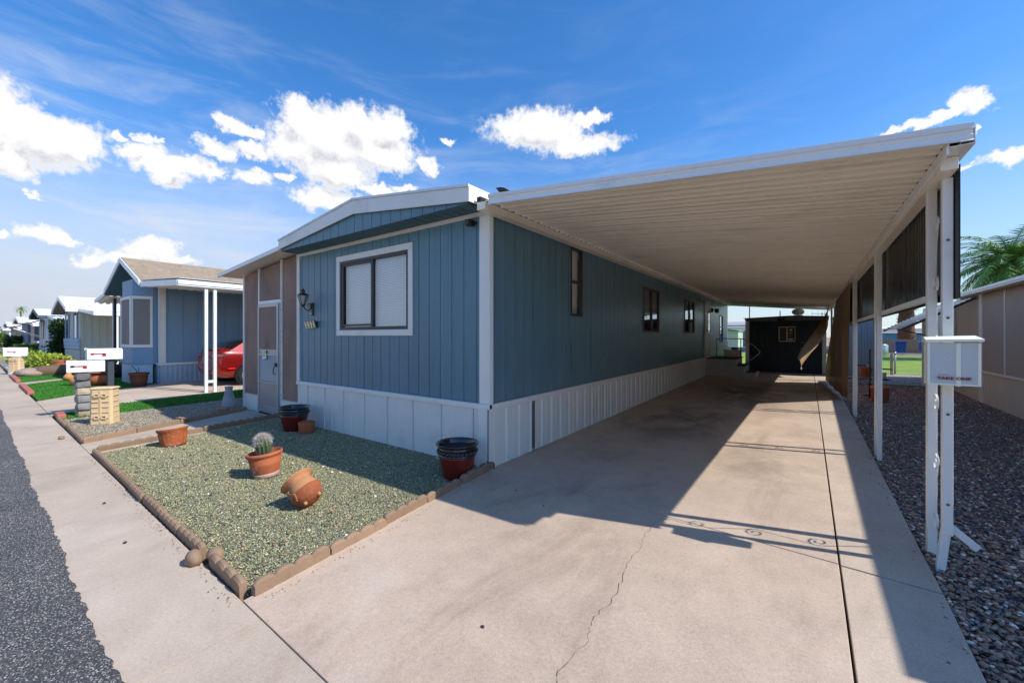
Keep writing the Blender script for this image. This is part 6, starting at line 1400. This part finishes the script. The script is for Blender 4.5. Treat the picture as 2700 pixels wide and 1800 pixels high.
kerb((-16.3, yin(-16)+.05), (-19.3, yin(-19)+.05), m_redb, 'nearer salmon kerb block between sidewalk and turf'); kerb((-20.9, yin(-21)+.05), (-24.2, yin(-24)+.05), m_redb, 'farther salmon kerb block between sidewalk and turf'); kerb((-11.02, yin(-11)+.09), (-11.5, yin(-11.5)+.10), m_redb, 'short salmon kerb block by the stone pillar')
m_wb = M("blue-white painted board", '#a9bcc9', .6, .04)
kerb((-24.75, 1.4), (-24.9, 4.3), m_wb, 'pale blue board along the near side of the white rock bed', .08, .16); kerb((-24.7, yin(-24)+.12), (-31, yin(-31)+.12), m_wb, 'pale blue board between the white rock bed and the sidewalk', .08, .12)
m_jun = M_leaf("juniper yellow green", '#5d7a1e', '#b5bf45', .7); m_dkg = M_leaf("dark shrub green", '#17280f', '#3a5a26', .7); m_midg = M_leaf("mid shrub green", '#2d4a1c', '#6f8c38', .7)
shrub('juniper', (-29.5, 2.45, .02), (1.5, 1.1, .5), 5200, .16, m_jun, 'spreading yellow-green juniper on the white rock bed', 'shrub', seed=2, up=.7)
def column(loc, r, h, mat, label, n, seed):
    rs = random.Random(seed); t_ = thing('columnar_shrub', loc, label, 'shrub'); c = Vector(loc); b = B()
    for i in range(9): leaf_blob(b, c+Vector((rs.uniform(-.1, .1), rs.uniform(-.1, .1), h*(.1+.1*i))), (r*(1.05-.05*i), r*(1.05-.05*i), h*.09), n//9, .13, rs, .8)
    b.make('foliage', mat, t_); b = B(); b.tube([c, c+Vector((0, 0, h*.6))], [.07, .03], 6); b.make('trunk', m_trunk, t_); return t_
column((-38.6, 4.35, 0), .62, 2.6, m_dkg, 'tall dark columnar shrub between the grey-green and white homes', 5200, 5)
shrub('low_shrub', (-52, 3.6, 0), (1.6, 1.0, .6), 1500, .2, m_midg, 'low mottled green shrub before the distant grey-blue home', 'shrub', seed=8)
shrub('low_shrub', (-48, 3.2, 0), (1.4, .8, .45), 1200, .2, m_jun, 'low yellowish shrub before the distant white home', 'shrub', seed=9)
shrub('dark_cactus_clump', (-63, 4.2, 0), (1.0, .8, .9), 1300, .4, m_dkg, 'dark spiky clump beside the distant awnings', 'shrub', seed=10, up=1.5)
shrub('round_shrub', (-88, 3.6, .3), (1.6, 1.4, 1.2), 1300, .35, m_midg, 'round green shrub at the far left edge of the street', 'shrub', seed=12)

# ---------------- home 3: grey-green with corrugated walls and white metal roof
m_gg = M("grey green corrugated wall", '#b4bcb0', .6, .05, 1, 30, .02, .1, 10); m_pale = M("pale shutter blue", '#9db6c8', .6, .04)
def far_home(name, label, x0, x1, fy, ze, zr_, wallm, roofm, depth=14, cw=3.9, cz=2.6, front_win=True, skirtm=None, fasm=None, rib=.3, ov=.55, ccol_=None):
    t_ = thing(name, ((x0+x1)/2, fy, 0), label, 'mobile home'); xm = (x0+x1)/2; sk = skirtm or wallm; fm = fasm or m_fascia
    b = B(); prof_wall(b, lambda a, d, z: (x1+d, a, z), ribs(fy, fy+depth, rib, .03, .4, .12), .76, ze); b.make('side_wall', wallm, t_)
    b = B(); b.prism([(x0, fy, .76), (x1-.03, fy, .76), (x1-.03, fy, ze), (xm, fy, zr_-.1), (x0, fy, ze)], (0, .05, 0)); b.box(x0, x0+.05, fy+.06, fy+depth, 0, ze); b.make('front_wall', wallm, t_)
    b = B(); prof_wall(b, lambda a, d, z: (x1+.03+d, a, z), ribs(fy, fy+depth, .2, .02), 0, .75); b.box(x0-.02, x1+.02, fy-.04, fy-.01, 0, .75); b.make('skirting', sk, t_)
    b = B()
    for s_ in (-1, 1):
        xe = xm+s_*((x1-x0)/2+.25); b.prism([(xm, fy-ov, zr_), (xe, fy-ov, ze-.02), (xe, fy-ov, ze+.05), (xm, fy-ov, zr_+.07)], (0, depth+ov, 0))
    b.make('roof', roofm, t_)
    b = B()
    for s_ in (-1, 1):
        xe = xm+s_*((x1-x0)/2+.27); b.prism([(xm, fy-ov-.04, zr_-.16), (xe, fy-ov-.04, ze-.17), (xe, fy-ov-.04, ze+.03), (xm, fy-ov-.04, zr_+.04)], (0, .035, 0))
    b.box(x1+.255, x1+.285, fy-ov, fy+depth, ze-.16, ze+.02); b.make('fascia', fm, t_)
    b = B(); b.prism([(x0-.24, fy-ov, ze-.18), (xm, fy-ov, zr_-.17), (x1+.24, fy-ov, ze-.18), (x1+.24, fy-ov, ze-.165), (xm, fy-ov, zr_-.155), (x0-.24, fy-ov, ze-.165)], (0, ov-.01, 0)); b.make('soffit', ccol_ or M(name+' soffit', '#8a8275', .8), t_)
    if cw:
        k = thing(name+'_carport', (x1+cw, fy, 0), 'carport awning of the '+label, 'carport'); yy = fy-.05
        b = B(); prof_wall(b, lambda a, d, z: (z, a, ze-.03-(z-x1-.3)*(ze-cz)/cw+d), ribs(yy, yy+depth-1, .35, .05), x1+.29, x1+cw); b.make('awning_roof', roofm, k)
        b = B(); b.prism([(x1+.29, yy-.05, ze-.14), (x1+cw, yy-.05, cz-.12), (x1+cw, yy-.05, cz+.07), (x1+.29, yy-.05, ze+.03)], (0, .04, 0)); b.box(x1+cw-.02, x1+cw+.02, yy, yy+depth-1, cz-.12, cz+.05); b.make('fascia', m_fascia, k)
        for q in (.8, 1.15, 5, 5.35, 9): b = B(); b.box(x1+cw-.1, x1+cw-.02, yy+q-.04, yy+q+.04, 0, cz-.1); b.make('post', m_post, k)
    return t_
h3 = far_home('grey_green_home', 'grey-green corrugated home with white metal roof', -37.0, -32.3, 4.3, 3.0, 3.74, m_gg, m_roof, cw=4.1, cz=2.66)
for xx in (-36.7, -34.0):
    b = B(); b.box(xx, xx+.9, 4.265, 4.29, 1.42, 2.82); w_ = b.make('window', m_glassd, h3)
    b = B(); b.box(xx-.12, xx, 4.24, 4.28, 1.4, 2.85); b.box(xx+.9, xx+1.0, 4.24, 4.28, 1.4, 2.85); b.make('shutter', m_pale, w_)
b = B()
for k in range(3): b.box(-37.0, -32.25, 4.22-.01*k, 4.285, .80+.2*k, .985+.2*k)
b.make('clapboard_band', m_pale, h3)
h4 = far_home('white_panel_home', 'white corrugated home with dark gable and grey window awning', -49.2, -44.5, 4.3, 3.0, 3.52, M("cool white panel", '#c3cdd6', .5), m_roof, cw=4.6, cz=2.58, fasm=M("dark slate fascia", '#545c66', .6), ov=.5, ccol_=M("dark soffit", '#3f4247', .8))
b = B()
for xx in (-48.6, -47.6): b.box(xx, xx+.85, 4.26, 4.29, 1.35, 2.6)
b.make('window', m_glassd, h4)
b = B()
for z in (1.35, 1.65, 1.95, 2.25, 2.57): b.box(-48.65, -46.7, 4.235, 4.259, z, z+.03)
for xx in (-48.65, -48.2, -47.75, -47.2, -46.75): b.box(xx, xx+.04, 4.21, 4.234, 1.35, 2.6)
b.make('window_bars', m_white, h4)
b = B(); b.add([(-49.0, 4.22, 2.72), (-46.3, 4.22, 2.72), (-46.3, 2.75, 2.1), (-49.0, 2.75, 2.1)], [(0, 1, 2, 3)]); aw4 = b.make('window_awning', M("charcoal awning", '#2d3236', .6), h4, solid=.05)
b = B(); b.bar((-46.35, 2.8, 2.1), (-46.4, 4.2, 1.45), .05); b.bar((-48.95, 2.8, 2.1), (-48.9, 4.2, 1.45), .05); b.make('awning_strut', m_white, aw4)
h5 = far_home('slate_blue_home', 'slate blue home with pink-white porch rail, third beyond the driveway', -63.5, -58.6, 4.4, 2.9, 3.3, M("slate blue wall", '#5d7288', .6), m_roof, cw=5.2, cz=2.5)
b = B(); b.box(-57.4, -57.2, 4.5, 4.7, 0, 2.6); b.box(-57.35, -57.25, 4.7, 9, .95, 1.1); b.box(-57.35, -53.4, 4.55, 4.65, .95, 1.1); b.make('porch_rail', M("pinkish white rail", '#d3c2bc', .6), h5)
h6 = far_home('cream_far_home', 'small cream home with grey awnings far down the street', -79, -74, 4.6, 2.8, 3.15, M("cream wall", '#bdb9a9', .7), m_roof, cw=5, cz=2.4)
b = B(); b.add([(-79, 4.5, 2.7), (-75, 4.5, 2.7), (-75, 3.3, 2.1), (-79, 3.3, 2.1)], [(0, 1, 2, 3)]); b.make('window_awning', M("grey awning", '#8d949a', .6), h6, solid=.05)
h7 = far_home('brown_roof_home', 'grey home with dark brown flat roof at the far left edge', -112, -104, 5.5, 2.9, 3.05, M("grey lilac wall", '#8f8a94', .7), M("dark brown roof", '#3d302a', .8), cw=8, cz=2.85, fasm=M("brown fascia", '#4a3a33', .8))
h8 = far_home('pale_far_home', 'last pale home visible far down the street', -98, -92, 5.2, 2.5, 2.8, M("icy white wall", '#cdd9e4', .6), m_roof, cw=0)
palm('fan_palm', (-190, 13.0, 0), 9.6, .22, 1.8, 26, 'tall thin palm far down the street, the taller of two', 7, boots=False, group='distant street palms')
palm('fan_palm', (-205, 13.2, 0), 6.6, .22, 1.7, 24, 'shorter distant palm just left of the tall one', 8, boots=False, group='distant street palms')
# home across the street (seen in the window reflections)
ac = thing('opposite_home', (-6, -14, 0), 'beige home with white roof across the street behind the viewer', 'mobile home')
b = B(); b.box(-16, 3, -20, -12.5, 0, 2.6); b.make('wall', M("opposite beige", '#b8a283', .7), ac)
b = B(); b.prism([(-16.4, -12.1, 2.6), (3.4, -12.1, 2.6), (3.4, -12.1, 2.75), (-16.4, -12.1, 2.75)], (0, -8.4, .4)); b.make('roof', m_roof, ac)
b = B(); b.box(-16.02, 3.02, -12.49, -12.4, 0, .7); b.make('skirting', m_skirt, ac)
